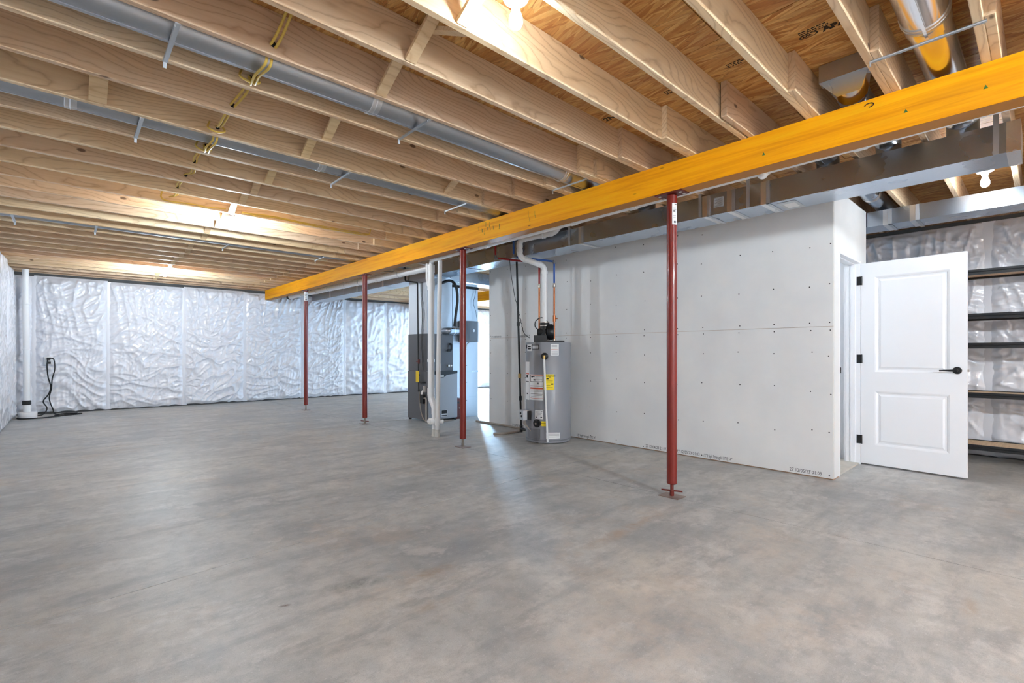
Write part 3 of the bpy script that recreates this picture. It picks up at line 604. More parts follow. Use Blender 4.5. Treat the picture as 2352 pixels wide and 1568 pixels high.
# ------------------------------------------------------------------ round branch ducts in the joist bays
def round_duct(y, x0, x1, r, z, label, joints=(), straps=(), name='round_duct', elbow=True, mat='galvanized_dull'):
    T = thing(name, label, 'duct', (x0, y, z), 'round sheet-metal branch ducts')
    obj('pipe', MB().cyl((x0,y,z), (x1,y,z), r, n=28), mat, T)
    obj('seam_lock', MB().box(x0, x1, y-.006, y+.006, z-r-.004, z-r+.003), mat, T)
    for xj in joints:
        obj('crimped_joint', MB().lathe((xj-.03,y,z), (1,0,0), [(r+.001,0),(r+.0045,.004),(r+.0045,.02),(r+.002,.024),(r+.0055,.03),(r+.002,.036),(r+.001,.06)], 28), 'foil_tape', T)
    obj('end_cap', MB().cyl((x0-.004,y,z), (x0,y,z), r*.99, n=28), mat, T)
    if elbow:
        pts = bend([(x1-.005,y,z), (x1+.10,y,z), (x1+.10,y,2.611)], .09, 6); obj('takeoff_elbow', MB().tube(pts, r, 24), 'galvanized', T)
        obj('collar', MB().lathe((x1+.10,y,2.611), (0,0,1), [(r+.014,0),(r+.014,.005),(r+.002,.008),(r+.001,.03)], 24), 'galvanized', T)
    for (xs_, ya, yb) in straps:
        h = MB().bar((xs_, ya+.012, ZJ-.0025), (xs_, yb+.020, ZJ-.0025), .022, .003).bar((xs_-.009, ya+.03, ZJ-.008), (xs_-.009, yb, ZJ-.008), .003, .012).bar((xs_, yb+.019, ZJ-.002), (xs_, yb+.019, ZJ-.034), .016, .003, up=(0,1,0)); obj('hanger_strap', h, 'galvanized_matte', T)
    return T
by = lambda k: (JN(k)+.038+JN(k+1))/2   # middle of the bay after joist k
bl = lambda k, x=0: (JN(k)+.019, JN(k+1)+.005)
round_duct(by(4)+.01, XL+.05, 4.46, .090, ZJ+.098, 'galvanized round duct in the ceiling bay nearest the yellow cable loops', (1.42, 3.20), [(.375, *bl(4)), (1.72, *bl(4)), (3.30, *bl(4))])
round_duct(by(7)-.02, XL+.05, 4.46, .085, ZJ+.094, 'second galvanized round duct, half hidden between joists left of the first', (.02, 1.55), [(.357, *bl(7)), (1.735, *bl(7)), (2.95, *bl(7))])
round_duct(by(16)-.04, XL+.05, 4.40, .085, ZJ+.094, 'third galvanized round duct deep in the ceiling near the middle bulb', (), [(-.43, *bl(16)), (.265, *bl(16)), (1.65, *bl(16)), (2.96, *bl(16))])
yr = by(-2)-.005-.02
T = round_duct(yr, 1.2, 3.08, .092, ZJ+.105, 'shiny large round duct at the top right above the orange beam', (2.98,), [], elbow=False, mat='galvanized_bright')
obj('pipe', MB().cyl((3.06,yr,ZJ+.105), (4.46,yr,ZJ+.105), .086, n=28), 'galvanized_bright', T)
pts = bend([(4.455,yr,ZJ+.105), (4.56,yr,ZJ+.105), (4.56,yr,2.611)], .09, 6); obj('takeoff_elbow', MB().tube(pts, .086, 24), 'galvanized', T)
obj('wire_hanger', MB().cyl((3.045, JN(-2)-.01, ZJ-.006), (3.045, JN(-1)+.016, ZJ-.006), .006, n=8).cyl((3.060, JN(-2)-.01, ZJ-.006), (3.060, JN(-1)+.016, ZJ-.006), .003, n=6).cyl((3.045, JN(-1)+.014, ZJ-.03), (3.045, JN(-1)+.014, ZJ-.004), .004, n=6), 'galvanized_matte', T)
# register boot
yb0 = by(-1)-.02; B = thing('register_boot', 'square-to-round sheet-metal boot under the subfloor above the orange beam', 'duct', (3.33, yb0, ZJ+.1))
mb = MB(); sq = [(3.34, yb0-.125, ZO-.002), (3.34, yb0+.125, ZO-.002), (3.34, yb0+.125, ZO-.105), (3.34, yb0-.125, ZO-.105)]
obj('boot_box', MB().box(3.34, 3.42, yb0-.125, yb0+.125, ZO-.106, ZO-.002), 'galvanized_dull', B)
n = 24; vs = []; rb_ = .078; cz = ZJ+.088
for i in range(n):
    a = 2*PI*i/n; c_, s_ = math.cos(a), math.sin(a); m_ = max(abs(c_)/.125, abs(s_)/.052); vs.append((3.40, yb0+c_/m_, ZO-.054+s_/m_))
for i in range(n): a = 2*PI*i/n; vs.append((3.56, yb0+rb_*math.cos(a), cz+rb_*math.sin(a)))
mb._add(vs, [(i,n+i,n+(i+1)%n,(i+1)%n) for i in range(n)]); obj('boot_transition', mb, 'galvanized_bright', B)
obj('boot_bottom_lip', MB().prism([(3.335, yb0-.125, ZO-.106), (3.335, yb0+.125, ZO-.106), (3.46, yb0+.06, ZO-.165), (3.46, yb0-.06, ZO-.165)], (0,0,.002)), 'galvanized', B)
obj('collar', MB().lathe((3.545, yb0, cz), (1,0,0), [(rb_+.001,0),(rb_+.005,.006),(rb_+.005,.03),(rb_+.001,.036),(rb_+.003,.05),(rb_,.06),(rb_,.92)], 24), 'galvanized', B)
obj('takeoff_elbow', MB().tube(bend([(4.46,yb0,cz),(4.56,yb0,cz),(4.56,yb0,2.611)], .08, 6), rb_, 24), 'galvanized', B)
round_duct(by(0)-.03, 4.30, 4.47, .08, ZJ+.09, 'short dark round takeoff above the main duct between joists', (), [], name='round_takeoff', mat='galvanized_dull')
round_duct(by(9)-.03, 4.30, 4.47, .08, ZJ+.09, 'short round takeoff above the main duct near the water heater', (), [], name='round_takeoff', mat='galvanized_dull')

# ------------------------------------------------------------------ rectangular trunk ducts
def trunk(name, label, x0, x1, y0, y1, z0, z1, bands, straps, mat='galvanized', smat='galvanized_matte', endtape=True):
    T = thing(name, label, 'duct', ((x0+x1)/2, y0, z0)); ys = [y0]+sorted(bands)+[y1]
    for i in range(len(ys)-1): obj('duct_section', MB().box(x0, x1, ys[i]+.001, ys[i+1]-.001, z0, z1), mat, T)
    for b in bands:
        obj('drive_cleat', MB().box(x0-.006, x0-.0005, b-.014, b+.014, z0-.006, z1).box(x0-.006, x1+.004, b-.014, b+.014, z0-.006, z0-.0005), smat, T)
        obj('tape_band', MB().box(x0-.0022, x0-.0002, b+.016, b+.060, z0-.001, z1).box(x0-.002, x1, b+.016, b+.060, z0-.0022, z0-.0002), 'foil_tape', T)
    for s in straps: obj('hanger_strap', MB().box(x0-.0045, x0-.0025, s-.014, s+.014, z0-.001, ZJ+.05), smat, T)
    return T
D1 = (4.41, 4.75, .14, 6.86, 2.417, 2.610)
T1 = trunk('trunk_duct', 'long rectangular galvanized trunk duct running behind the orange beam', *D1, [1.59, 1.88, 2.11, 3.61, 5.82], [.211, 1.755, 2.193, 3.81])
obj('end_tape', MB().box(D1[0]-.002, D1[1]+.002, .10, .165, D1[4]-.002, D1[5]+.0), 'foil_tape', T1)
obj('duct_label', MB().box(D1[0]-.0032, D1[0]-.0024, 1.967, 2.06, 2.48, 2.568), 'sticker_grey', T1)
lb = MB(); [lb.box(D1[0]-.0040, D1[0]-.0033, 1.978, 2.05-(i % 3)*.012, 2.49+i*.009, 2.493+i*.009) for i in range(8)]; obj('label_print', lb, 'ink_grey', T1)
obj('duct_label', MB().box(4.47, 4.74, 1.40, 1.54, 2.4145, 2.4153), 'sticker_grey', T1); obj('label_print', MB().box(4.53, 4.68, 1.425, 1.515, 2.4138, 2.4144), 'sticker_white', T1)
trunk('trunk_duct', 'rectangular duct leading from the furnace towards the far wall', 4.41, 4.75, 7.52, 12.0, 2.40, 2.56, [8.4, 9.5, 10.9], [8.0, 10.2], mat='galvanized_dull')
trunk('return_duct', 'second rectangular galvanized duct above the white door and shelving', 6.285, 6.62, YB+.6, 6.6, 2.478, 2.634, [-.55, .86, 1.08], [-1.0], mat='galvanized')
rd2 = thing('round_duct', 'short shiny round duct end tucked beside the stair wall top', 'duct', (6.0, 1.0, ZJ+.1)); obj('pipe', MB().cyl((5.35, by(0)-.05, ZJ+.092), (7.3, by(0)-.05, ZJ+.092), .078, n=24), 'galvanized', rd2)
obj('crimped_joint', MB().lathe((5.90, by(0)-.05, ZJ+.092), (1,0,0), [(.079,0),(.084,.01),(.084,.05),(.079,.06)], 24), 'foil_tape', rd2)

# ------------------------------------------------------------------ drain and vent plumbing in white PVC
def pipe_run(T, pts, r, mat='pvc', n=18, rr=.07, fit=True, name='pipe'):
    obj(name, MB().tube(bend(pts, rr, 6), r, n), mat, T)
    if fit:
        P = [Vector(p) for p in pts]
        for i in range(1, len(P)-1):
            for q in (P[i-1], P[i+1]):
                d = (q-P[i]); 
                if d.length > rr*1.9:
                    d.normalize(); obj('fitting_hub', MB().cyl(P[i]+d*rr*.85, P[i]+d*(rr*.85+r*1.0), r*1.12, n=n), mat, T)
S = thing('drain_stack', 'white plastic drain stack with cleanout beside the furnace', 'pipe', (3.76, 5.70, 0))
obj('pipe', MB().tube(bend([(3.70,-.9,2.470),(3.70,5.62,2.423),(3.755,5.775,2.43),(3.755,5.775,.60)], .075, 6), .031, 18, None), 'pvc', S)
obj('pipe', MB().cyl((3.755,5.775,2.36), (3.755,5.775,.585), .045, n=22), 'pvc', S)
for z0_, z1_ in ((2.27,2.37),(2.02,2.15),(.555,.66),(1.02,1.06)): obj('fitting_hub', MB().cyl((3.755,5.775,z0_), (3.755,5.775,z1_), .051, n=22), 'pvc', S)
obj('wye_branch', MB().tube(bend([(3.755,5.79,2.03),(3.755,5.86,2.16),(3.755,5.86,2.40)], .05, 5), .030, 14), 'pvc', S)
obj('offset_bend', MB().tube(bend([(3.755,5.775,.60),(3.755,5.775,.52),(3.755,5.675,.40),(3.755,5.675,.30)], .07, 6), .049, 20), 'pvc', S)
obj('pipe', MB().cyl((3.755,5.675,.42), (3.755,5.675,.10), .045, n=22), 'pvc', S)
cdir = Vector((-.72,.1,0)).normalized(); c_ = Vector((3.755,5.675,.21)); obj('cleanout_hub', MB().cyl(c_, c_+cdir*.085, .044, n=20).cyl(c_+cdir*.085, c_+cdir*.10, .036, n=20).cyl(c_+cdir*.10, c_+cdir*.118, .014, n=4), 'pvc', S)
obj('pipe_stub', MB().lathe((3.755,5.675,0), (0,0,1), [(.050,0),(.047,.03),(.046,.10)], 18), 'pvc_dirty', S)
r5 = random.Random(21); cr = MB()
for i in range(16): a = r5.uniform(0,2*PI); q = r5.uniform(.04,.065); cr.ball((3.755+q*math.cos(a)*.9, 5.675+q*math.sin(a)*.8, .012), r5.uniform(.008,.018), 6, 5)
obj('mortar_crumbs', cr, 'pvc_dirty', S, kind='stuff')
for y,l in ((.75,.03),(1.33,.05),(2.42,.03),(3.1,.04),(4.45,.06)): obj('fitting_hub', MB().cyl((3.70,y,2.4635-.0072*y), (3.70,y+.07,2.4630-.0072*y), .038, n=16), 'pvc', S)
obj('pipe_tee', MB().ball((3.70,1.37,2.430), .036, 12, 8), 'pvc', S)
S2 = thing('drain_pipe', 'thinner white vertical pipe right of the drain stack', 'pipe', (3.75, 5.58, 0))
obj('pipe', MB().cyl((3.745,5.60,.05), (3.745,5.540,2.405), .030, n=18), 'pvc', S2)
obj('pipe_stub', MB().cyl((3.745,5.602,0), (3.745,5.602,.10), .034, n=16), 'pvc_dirty', S2)
obj('fitting_hub', MB().cyl((3.745,5.597,.16), (3.745,5.596,.26), .038, n=16).cyl((3.745,5.597,.21), (3.81,5.55,.21), .028, n=14), 'pvc', S2)
obj('fitting_hub', MB().cyl((3.745,5.572,.90), (3.745,5.570,1.0), .034, n=16), 'pvc', S2)
V = thing('vent_pipe', 'thick white pipe hung below the beam running towards the far wall', 'pipe', (3.90, 6.2, 2.40))
obj('pipe', MB().cyl((3.90,5.98,2.385), (3.90,12.0,2.475), .052, n=22), 'pvc', V)
for y in (7.6, 8.9, 10.3): z = 2.385+(y-5.98)*.01495; obj('fitting_hub', MB().cyl((3.90,y,z), (3.90,y+.12,z+.0018), .059, n=20), 'pvc', V)
for y in (6.9, 8.3, 9.7, 11.2): z = 2.385+(y-5.98)*.01495; obj('pipe_hanger', MB().tube([(3.90+.055*math.sin(a), y, z-.055*math.cos(a)) for a in [-2.2+i*.44 for i in range(11)]], .004, 6).bar((3.855,y,z+.03), (3.855,y,ZJ+.01), .016, .003), 'galvanized_matte', V)
obj('rubber_cap', MB().cyl((3.90,12.0,2.475), (3.90,12.09,2.476), .062, n=18), 'black_rubber', V)

# ------------------------------------------------------------------ water heater
HX, HY, HR, HZ = 4.69, 4.42, .295, 1.285
WH = thing('water_heater', 'grey cylindrical gas water heater with labels against the drywall', 'water heater', (HX, HY, 0))
th = math.atan2(-HY, -HX)                # towards the camera
obj('tank', MB().lathe((HX,HY,0), (0,0,1), [(HR-.03,.0),(HR-.008,.012),(HR-.008,.03),(HR,.034),(HR,HZ-.012),(HR-.006,HZ-.002),(HR-.02,HZ),(.02,HZ+.006)], 64), 'tank_grey', WH)
obj('base_ring', MB().lathe((HX,HY,0), (0,0,1), [(HR+.001,.036),(HR+.004,.040),(HR+.004,.048),(HR+.001,.052)], 64), 'tank_dark', WH)
def hang(u_):                            # angle on the tank for a sideways offset seen from the camera
    return th+math.asin(max(-.98,min(.98,(u_-1259)/55.0)))
def patch(u0, u1, z0, z1, mat, name, parent=WH, off=.0015, n=8, thick=.0):
    a0, a1 = hang(u0), hang(u1); vs = []; r = HR+off
    for j in range(n+1):
        a = a0+(a1-a0)*j/n; c, s = math.cos(a), math.sin(a)
        vs += [(HX+r*c,HY+r*s,z0), (HX+r*c,HY+r*s,z1), (HX+(HR-.001)*c,HY+(HR-.001)*s,z0), (HX+(HR-.001)*c,HY+(HR-.001)*s,z1)]
    fs = []
    for j in range(n):
        b = 4*j; fs += [(b,b+4,b+5,b+1),(b+1,b+5,b+7,b+3),(b+2,b+6,b+4,b)]
    return obj(name, MB()._add(vs, fs+[(0,1,3,2),(4*n,4*n+2,4*n+3,4*n+1)]), mat, parent)
zt_ = lambda v: 1.14+(811.4-v)/1119.6*6.17
pt = lambda u0,u1,v0,v1,m,nm,p=WH,off=.0015: patch(u0,u1,zt_(v1),zt_(v0),m,nm,p,off)
L1 = pt(1206,1222,791,800,'ink','brand_label'); pt(1221,1238,791.5,802,'ink','brand_label'); pt(1222,1236,793,800.5,'sticker_grey','label_print',L1,.002); pt(1209,1219.5,790.5,806,'sticker_white','label_print',L1,.0022); pt(1211,1218,794,797,'ink','label_print',L1,.0027); pt(1210.5,1218.5,799,802,'ink','label_print',L1,.0027)
L2 = pt(1265,1284,790,816,'sticker_white','rating_label'); pt(1266,1283,802.5,804,'sticker_orange','label_print',L2,.002)
for v in (793,796,799,807,810,813): pt(1267,1282-(v%3)*2,v,v+.7,'ink_grey','label_print',L2,.002)
pt(1205,1214,831,920,'sticker_white','side_label'); L3b = pt(1205,1213.5,858,860,'sticker_orange','side_label',WH,.002); pt(1207,1211,862,868,'ink','label_print',L3b,.0022); pt(1205,1213,876.5,878,'ink','label_print',L3b,.0022); pt(1208,1211,904,907,'ink','label_print',L3b,.0022)
L3 = pt(1215,1248,860,919,'sticker_white','warning_label')
for u0,u1,v0,v1,m in ((1217,1247,860.5,862,'sticker_orange'),(1217,1247,876,877,'ink'),(1217,1218,862,877,'ink'),(1246,1247,862,877,'ink'),(1219,1223,864,867,'ink'),(1223,1227,863.5,866,'ink'),(1224.5,1229,871,874,'ink'),(1230,1245,865,865.6,'ink_grey'),(1230,1244,868,868.6,'ink_grey'),(1230,1245,871,871.6,'ink_grey'),(1233,1237,878.5,882.5,'ink_grey'),(1217,1247,886,887,'ink'),(1217,1247,890,893.5,'sticker_orange'),(1218,1246,896,896.6,'ink_grey'),(1218,1246,899,899.6,'ink_grey'),(1218,1246,904.5,905.3,'ink'),(1219,1245,908,908.6,'ink_grey'),(1219,1245,911,911.6,'ink_grey'),(1217,1247,914.5,915.3,'sticker_orange')): pt(u0,u1,v0,v1,m,'label_print',L3,.002)
L4 = pt(1249,1273,859,895,'sticker_yellow','energy_label')
for u0,u1,v0,v1 in ((1255,1260,868,870.5),(1262,1264,865,866.5),(1266,1271,880,882.8),(1255,1270,874,874.6),(1255,1268,877,877.5),(1255,1264,884,884.6),(1252,1270,889,889.5)): pt(u0,u1,v0,v1,'ink','label_print',L4,.002)
a_ = hang(1264); cc = Vector((math.cos(a_), math.sin(a_), 0)); xd_ = Vector((-cc.y, cc.x, 0)); o_ = Vector((HX,HY,0))+cc*(HR+.006)-xd_*.050; o_.z = zt_(864.2)
text('label_print', 'ENERGYGUIDE', .0185, o_, xd_, (0,0,1), 'ink', L4, .0006, .92)
L5 = pt(1228,1247,942,962,'sticker_white','rating_label'); [pt(1230,1245-(v%2)*3,v,v+.6,'ink_grey','label_print',L5,.002) for v in (945,948,951,954)]; pt(1230,1233,957,959,'ink','label_print',L5,.002); pt(1241,1245,957,959,'ink','label_print',L5,.002); pt(1243.5,1245.5,944,946,'ink','label_print',L5,.002)
L6 = pt(1254,1287,992,1006,'sticker_white','rating_label'); pt(1255,1286,992.6,993.8,'ink','label_print',L6,.002); [pt(1256,1285,v,v+.6,'ink_grey','label_print',L6,.002) for v in (996,999,1002)]
L7 = pt(1243,1254,966.5,978,'sticker_yellow','caution_label'); pt(1243,1254,971,972,'ink','label_print',L7,.002)
pt(1212,1240,985,1008,'tank_dark','access_cover',WH,.006)
def radial(u_, z, h0, h1, r, mat, name, parent=WH, n=18, prof=None):
    a = hang(u_); c = Vector((math.cos(a), math.sin(a), 0)); p = Vector((HX,HY,z))+c*HR; return obj(name, MB().cyl(p+c*h0, p+c*h1, r, n=n) if not prof else MB().lathe(p, c, prof, n), mat, parent), p, c
_, p_, c__ = radial(1251, zt_(818), 0, .02, .044, 'black_plastic', 'relief_valve_gasket', prof=[(.044,0),(.046,.008),(.04,.014),(.022,.02),(.012,.022)])
q0 = p_+c__*.055; tb = Vector((HX,HY,0))+Vector((math.cos(hang(1258)), math.sin(hang(1258)), 0))*(HR+.045); tb.z = .035
obj('relief_valve', MB().cyl(p_, q0, .013, n=12).cyl(q0-Vector((0,0,.03)), q0+Vector((0,0,.012)), .017, n=12), 'brass', WH)
obj('discharge_tube', MB().cyl(q0-Vector((0,0,.03)), tb, .0125, n=12), 'pvc', WH)
radial(1233, zt_(972), 0, .02, .052, 'black_plastic', 'thermostat_knob', prof=[(.052,0),(.052,.01),(.04,.014),(.038,.03),(.012,.034),(.010,.04),(.001,.042)], n=24)
radial(1233.5, zt_(972), .041, .045, .012, 'crimp', 'knob_screw')
# gas control box at the left, and its fittings
ga = hang(1211); gc = Vector((math.cos(ga), math.sin(ga), 0)); gt = Vector((-gc.y, gc.x, 0)); gp = Vector((HX,HY,zt_(955)))+gc*(HR+.055)-gt*.01
def obox(c, a, b, wa, wb, h): return MB().prism([c-a*wa-b*wb-Vector((0,0,h)), c+a*wa-b*wb-Vector((0,0,h)), c+a*wa+b*wb-Vector((0,0,h)), c-a*wa+b*wb-Vector((0,0,h))], (0,0,2*h))
gv = obj('gas_control', obox(gp, gt, gc, .066, .045, .062), 'sticker_grey', WH)
for du, dz in ((.0,.022),(.028,-.012)): obj('control_knob', MB().cyl(gp+gc*.045+gt*du+Vector((0,0,dz)), gp+gc*.056+gt*du+Vector((0,0,dz)), .014, n=14), 'black_plastic', gv)
obj('control_shell', obox(gp-gc*.035+gt*.075, gt, gc, .012, .022, .055), 'black_plastic', gv)
for k in range(4): obj('burner_tube', MB().tube(spline([gp+gt*(-.03+.02*k)-Vector((0,0,.06)), gp+gt*(-.02+.025*k)-Vector((0,0,.11)), gp+gt*(.0+.035*k)-gc*.045-Vector((0,0,.16+.012*k))], 5), .005, 6), 'crimp', WH)
# power-vent blower on top
tp_ = Vector((HX,HY,HZ)); toc = Vector((math.cos(th), math.sin(th), 0)); rt = Vector((-toc.y, toc.x, 0)); tc = tp_+toc*.02
bl_ = obj('blower_base', obox(tc-rt*.10+Vector((0,0,.045)), rt, toc, .085, .09, .045), 'black_plastic', WH)
obj('blower_base_plate', obox(tc+rt*.02+Vector((0,0,.012)), rt, toc, .19, .11, .010), 'black_plastic', WH)
vc_ = tc+rt*.03+Vector((0,0,.135)); obj('blower_volute', MB().lathe(vc_-rt*.05, rt, [(.03,0),(.095,.01),(.105,.03),(.105,.07),(.095,.09),(.03,.10)], 24), 'black_plastic', WH)
obj('blower_motor', MB().lathe(vc_-rt*.05, -rt, [(.055,0),(.058,.02),(.050,.03),(.050,.09),(.044,.12),(.02,.125)], 20), 'black_matte', WH)
obj('blower_outlet', MB().lathe((4.66,4.455,HZ+.03), (0,0,1), [(.075,0),(.075,.10),(.062,.16),(.056,.20),(.060,.205),(.060,.235),(.054,.24)], 24), 'black_rubber', WH)
for z in (.215, .26): obj('hose_clamp', MB().cyl((4.66,4.455,HZ+z), (4.66,4.455,HZ+z+.012), .062, n=22), 'crimp', WH)
obj('blower_wire', MB().tube(spline([vc_-rt*.14+Vector((0,0,.02)), vc_-rt*.20+Vector((0,0,.07)), vc_-rt*.19+Vector((0,0,.15)), vc_-rt*.11+Vector((0,0,.19)), vc_-rt*.03+Vector((0,0,.13)), vc_-rt*.01+Vector((0,0,.09))], 6), .006, 8), 'black_rubber', WH)
# vent, hot and cold lines
VP = thing('heater_vent_pipe', 'white plastic vent pipe rising from the water heater to the joists', 'pipe', (4.66, 4.455, HZ+.24))
pipe_run(VP, [(4.66,4.455,HZ+.225), (4.66,4.455,2.29), (4.305,4.56,2.375), (4.305,4.56,2.60), (4.305,3.93,2.585), (4.25,3.80,2.70)], .037, rr=.075)
obj('pipe_clamp', MB().cyl((4.305,4.12,2.589), (4.305,4.15,2.588), .048, n=16), 'pvc', VP)
BL = thing('cold_water_line', 'blue water line turning to copper above the water heater', 'pipe', (4.745, 4.36, HZ))
obj('blue_tube', MB().tube([(4.32,4.69,2.638),(4.32,4.69,2.43)], .013, 10), 'pex_blue', BL); obj('blue_tube', MB().tube([(4.335,4.665,2.398),(4.735,4.372,2.352)], .013, 10), 'pex_blue', BL); obj('blue_tube', MB().tube([(4.745,4.362,2.325),(4.745,4.362,2.06)], .013, 10), 'pex_blue', BL)
for a,b in (((4.32,4.69,2.435),(4.32,4.69,2.40)),((4.32,4.69,2.405),(4.345,4.657,2.397)),((4.73,4.376,2.353),(4.745,4.362,2.352)),((4.745,4.362,2.355),(4.745,4.362,2.32))): obj('elbow_fitting', MB().cyl(a, b, .017, n=10), 'ink_grey', BL)
obj('crimp_coupling', MB().lathe((4.745,4.362,2.01), (0,0,1), [(.014,0),(.022,.008),(.022,.03),(.017,.034),(.020,.05),(.014,.056)], 12), 'crimp', BL)
obj('copper_tube', MB().cyl((4.745,4.362,HZ+.03), (4.745,4.362,2.015), .0125, n=12), 'copper', BL)
obj('shutoff_valve', MB().cyl((4.745,4.362,1.56), (4.745,4.362,1.64), .019, n=10).cyl((4.745,4.362,1.60), (4.775,4.33,1.60), .008, n=8), 'copper', BL)
obj('nipple', MB().cyl((4.745,4.362,HZ), (4.745,4.362,HZ+.045), .021, n=12), 'crimp', BL)
RD = thing('hot_water_line', 'red water line turning to copper behind the white vent pipe', 'pipe', (4.66, 4.53, HZ))
obj('red_tube', MB().tube([(4.30,5.03,2.638),(4.30,5.03,2.46)], .013, 10), 'pex_red', RD); obj('red_tube', MB().tube([(4.305,5.005,2.428),(4.64,4.56,2.345)], .013, 10), 'pex_red', RD); obj('red_tube', MB().tube([(4.652,4.546,2.325),(4.652,4.546,2.06)], .013, 10), 'pex_red', RD)
for a,b in (((4.30,5.03,2.47),(4.30,5.03,2.425)),((4.30,5.03,2.43),(4.315,4.99,2.425)),((4.645,4.555,2.345),(4.652,4.546,2.31))): obj('elbow_fitting', MB().cyl(a, b, .017, n=10), 'ink_grey', RD)
obj('crimp_coupling', MB().lathe((4.652,4.546,2.01), (0,0,1), [(.014,0),(.022,.008),(.022,.03),(.017,.034),(.020,.05),(.014,.056)], 12), 'crimp', RD)
obj('copper_tube', MB().cyl((4.652,4.546,HZ+.005), (4.652,4.546,2.015), .0125, n=12), 'copper', RD)
GP = thing('gas_pipe', 'black iron gas pipe dropping to the left of the water heater', 'pipe', (4.65, 4.89, .1))
obj('pipe', MB().tube([(4.65,4.985,2.416),(4.65,4.895,.11)], .0145, 12), 'black_iron', GP)
for z,m in ((.83,'brass'),(.52,'black_iron'),(1.55,'black_iron')): y_ = 4.895+(z-.11)*.0396; obj('pipe_union', MB().cyl((4.65,y_,z-.03), (4.65,y_,z+.03), .022, n=8), m, GP)
obj('drip_leg', MB().cyl((4.65,4.895,.05), (4.65,4.895,.14), .022, n=10).cyl((4.65,4.895,.10), (4.60,4.72,.10), .019, n=10).cyl((4.60,4.72,.10), (4.60,4.72,.17), .015, n=10).cyl((4.60,4.72,.17), gp-gt*.05, .0145, n=10), 'black_iron', GP)
CR = thing('power_cord', 'black coiled cord hanging beside the gas pipe to the heater blower', 'cord', (4.5, 4.9, 1.4))
pts = spline([(4.40,4.86,2.40),(4.44,4.86,2.16),(4.49,4.84,1.86)], 8); hx = []
for i in range(60):
    t_ = i/59; p = Vector((4.50,4.835,1.84)).lerp(Vector((4.55,4.76,1.47)), t_); amp = .020*min(1, 4*t_, 4*(1-t_)+.3); hx.append(p+Vector((amp*math.cos(t_*6.5*2*PI)*.6, amp*math.cos(t_*6.5*2*PI), .012*math.sin(t_*6.5*2*PI))))
obj('cord', MB().tube(pts+hx+spline([(4.55,4.76,1.46),(4.53,4.70,1.40),(4.50,4.58,1.345)], 5), .0045, 6), 'black_rubber', CR)
HS = tag(obj('drain_hose', MB().tube(spline([(5.05,6.40,.014),(5.055,5.9,.014),(5.045,5.5,.014),(4.98,5.22,.014),(4.80,5.13,.014),(4.55,5.14,.014),(4.42,5.22,.014)], 8), .0165, 8), 'grey_hose'), 'grey hose lying along the drywall foot beside the water heater', 'hose')

# ------------------------------------------------------------------ furnace, plenum, return drop, humidifier
FX0, FX1, FY0, FY1 = 4.40, 4.985, 6.85, 7.50
F = thing('furnace', 'grey gas furnace standing on the floor behind the white drain pipes', 'furnace', (4.69, 7.17, 0))
for a,b in ((FX0+.03,FY0+.03),(FX1-.03,FY0+.03),(FX0+.03,FY1-.03),(FX1-.03,FY1-.03)): obj('foot', MB().cyl((a,b,0), (a,b,.03), .028, n=12), 'black_rubber', F)
obj('lower_cabinet', MB().box(FX0, FX1, FY0+.02, FY1, .03, .842), 'furnace_dark', F)
fd = obj('front_panel', MB().box(FX0+.004, FX1-.002, FY0-.004, FY0+.019, .045, .80), 'furnace_front', F)
obj('top_trim', MB().prism([(FX0+.002,FY0-.008,.845),(FX1,FY0-.008,.845),(FX1,FY0-.008,.80),(FX0+.36,FY0-.008,.775),(FX0+.30,FY0-.008,.735),(FX0+.20,FY0-.008,.735),(FX0+.17,FY0-.008,.785),(FX0+.002,FY0-.008,.80)], (0,.026,0)), 'black_plastic', F)
obj('badge', MB().box(FX0+.215, FX0+.30, FY0-.012, FY0-.0085, .745, .772), 'crimp', F)
ls = obj('data_label', MB().box(FX0+.25, FX0+.375, FY0-.0056, FY0-.0042, .075, .185), 'sticker_grey', fd); obj('label_print', MB().box(FX0+.26, FX0+.365, FY0-.0066, FY0-.0057, .125, .18).box(FX0+.26, FX0+.365, FY0-.0066, FY0-.0057, .085, .10), 'ink', fd)
obj('coil_cabinet', MB().box(FX0+.006, FX1-.055, FY0+.05, FY1-.005, .846, 1.468), 'furnace_coil', F)
obj('coil_seam', MB().box(FX0+.003, FX0+.0055, FY0+.07, FY1-.02, .838, .846), 'ink', F)
obj('line_set_fitting', MB().cyl((FX1-.16,FY0+.05,.93), (FX1-.16,FY0+.01,.93), .02, n=12).cyl((FX1-.11,FY0+.05,.93), (FX1-.11,FY0+.01,.93), .014, n=12), 'crimp', F)
obj('drain_trap', MB().tube(bend([(FX1-.12,FY0+.049,1.30),(FX1-.12,FY0+.005,1.30),(FX1-.12,FY0+.005,1.19),(FX1-.20,FY0+.015,1.19)], .03, 4), .018, 10), 'black_rubber', F)
obj('condensate_pump', MB().box(FX0-.055, FX0-.001, 6.93, 7.02, .31, .46), 'black_plastic', F)
obj('pump_elbow', MB().tube(bend([(FX0-.04,6.98,.45),(FX0-.04,6.98,.50),(FX0-.01,6.98,.52)], .02, 4), .016, 10), 'pvc', F)
obj('drain_tube', MB().tube(bend([(FX0-.03,6.93,.40),(FX0-.03,6.87,.40),(FX0-.03,6.87,.012)], .03, 4), .013, 10), 'grey_hose', F)
obj('vinyl_tube', MB().tube(spline([(FX0-.025,7.08,.50),(FX0-.03,7.06,.30),(FX0-.03,7.0,.12),(FX0-.03,6.87,.02),(FX0+.08,6.78,.012),(FX0+.45,6.76,.012)], 6), .009, 8), 'grey_hose', F)
obj('valve_body', MB().box(FX0-.035, FX0-.001, 6.90, 6.96, .50, .60), 'crimp', F)
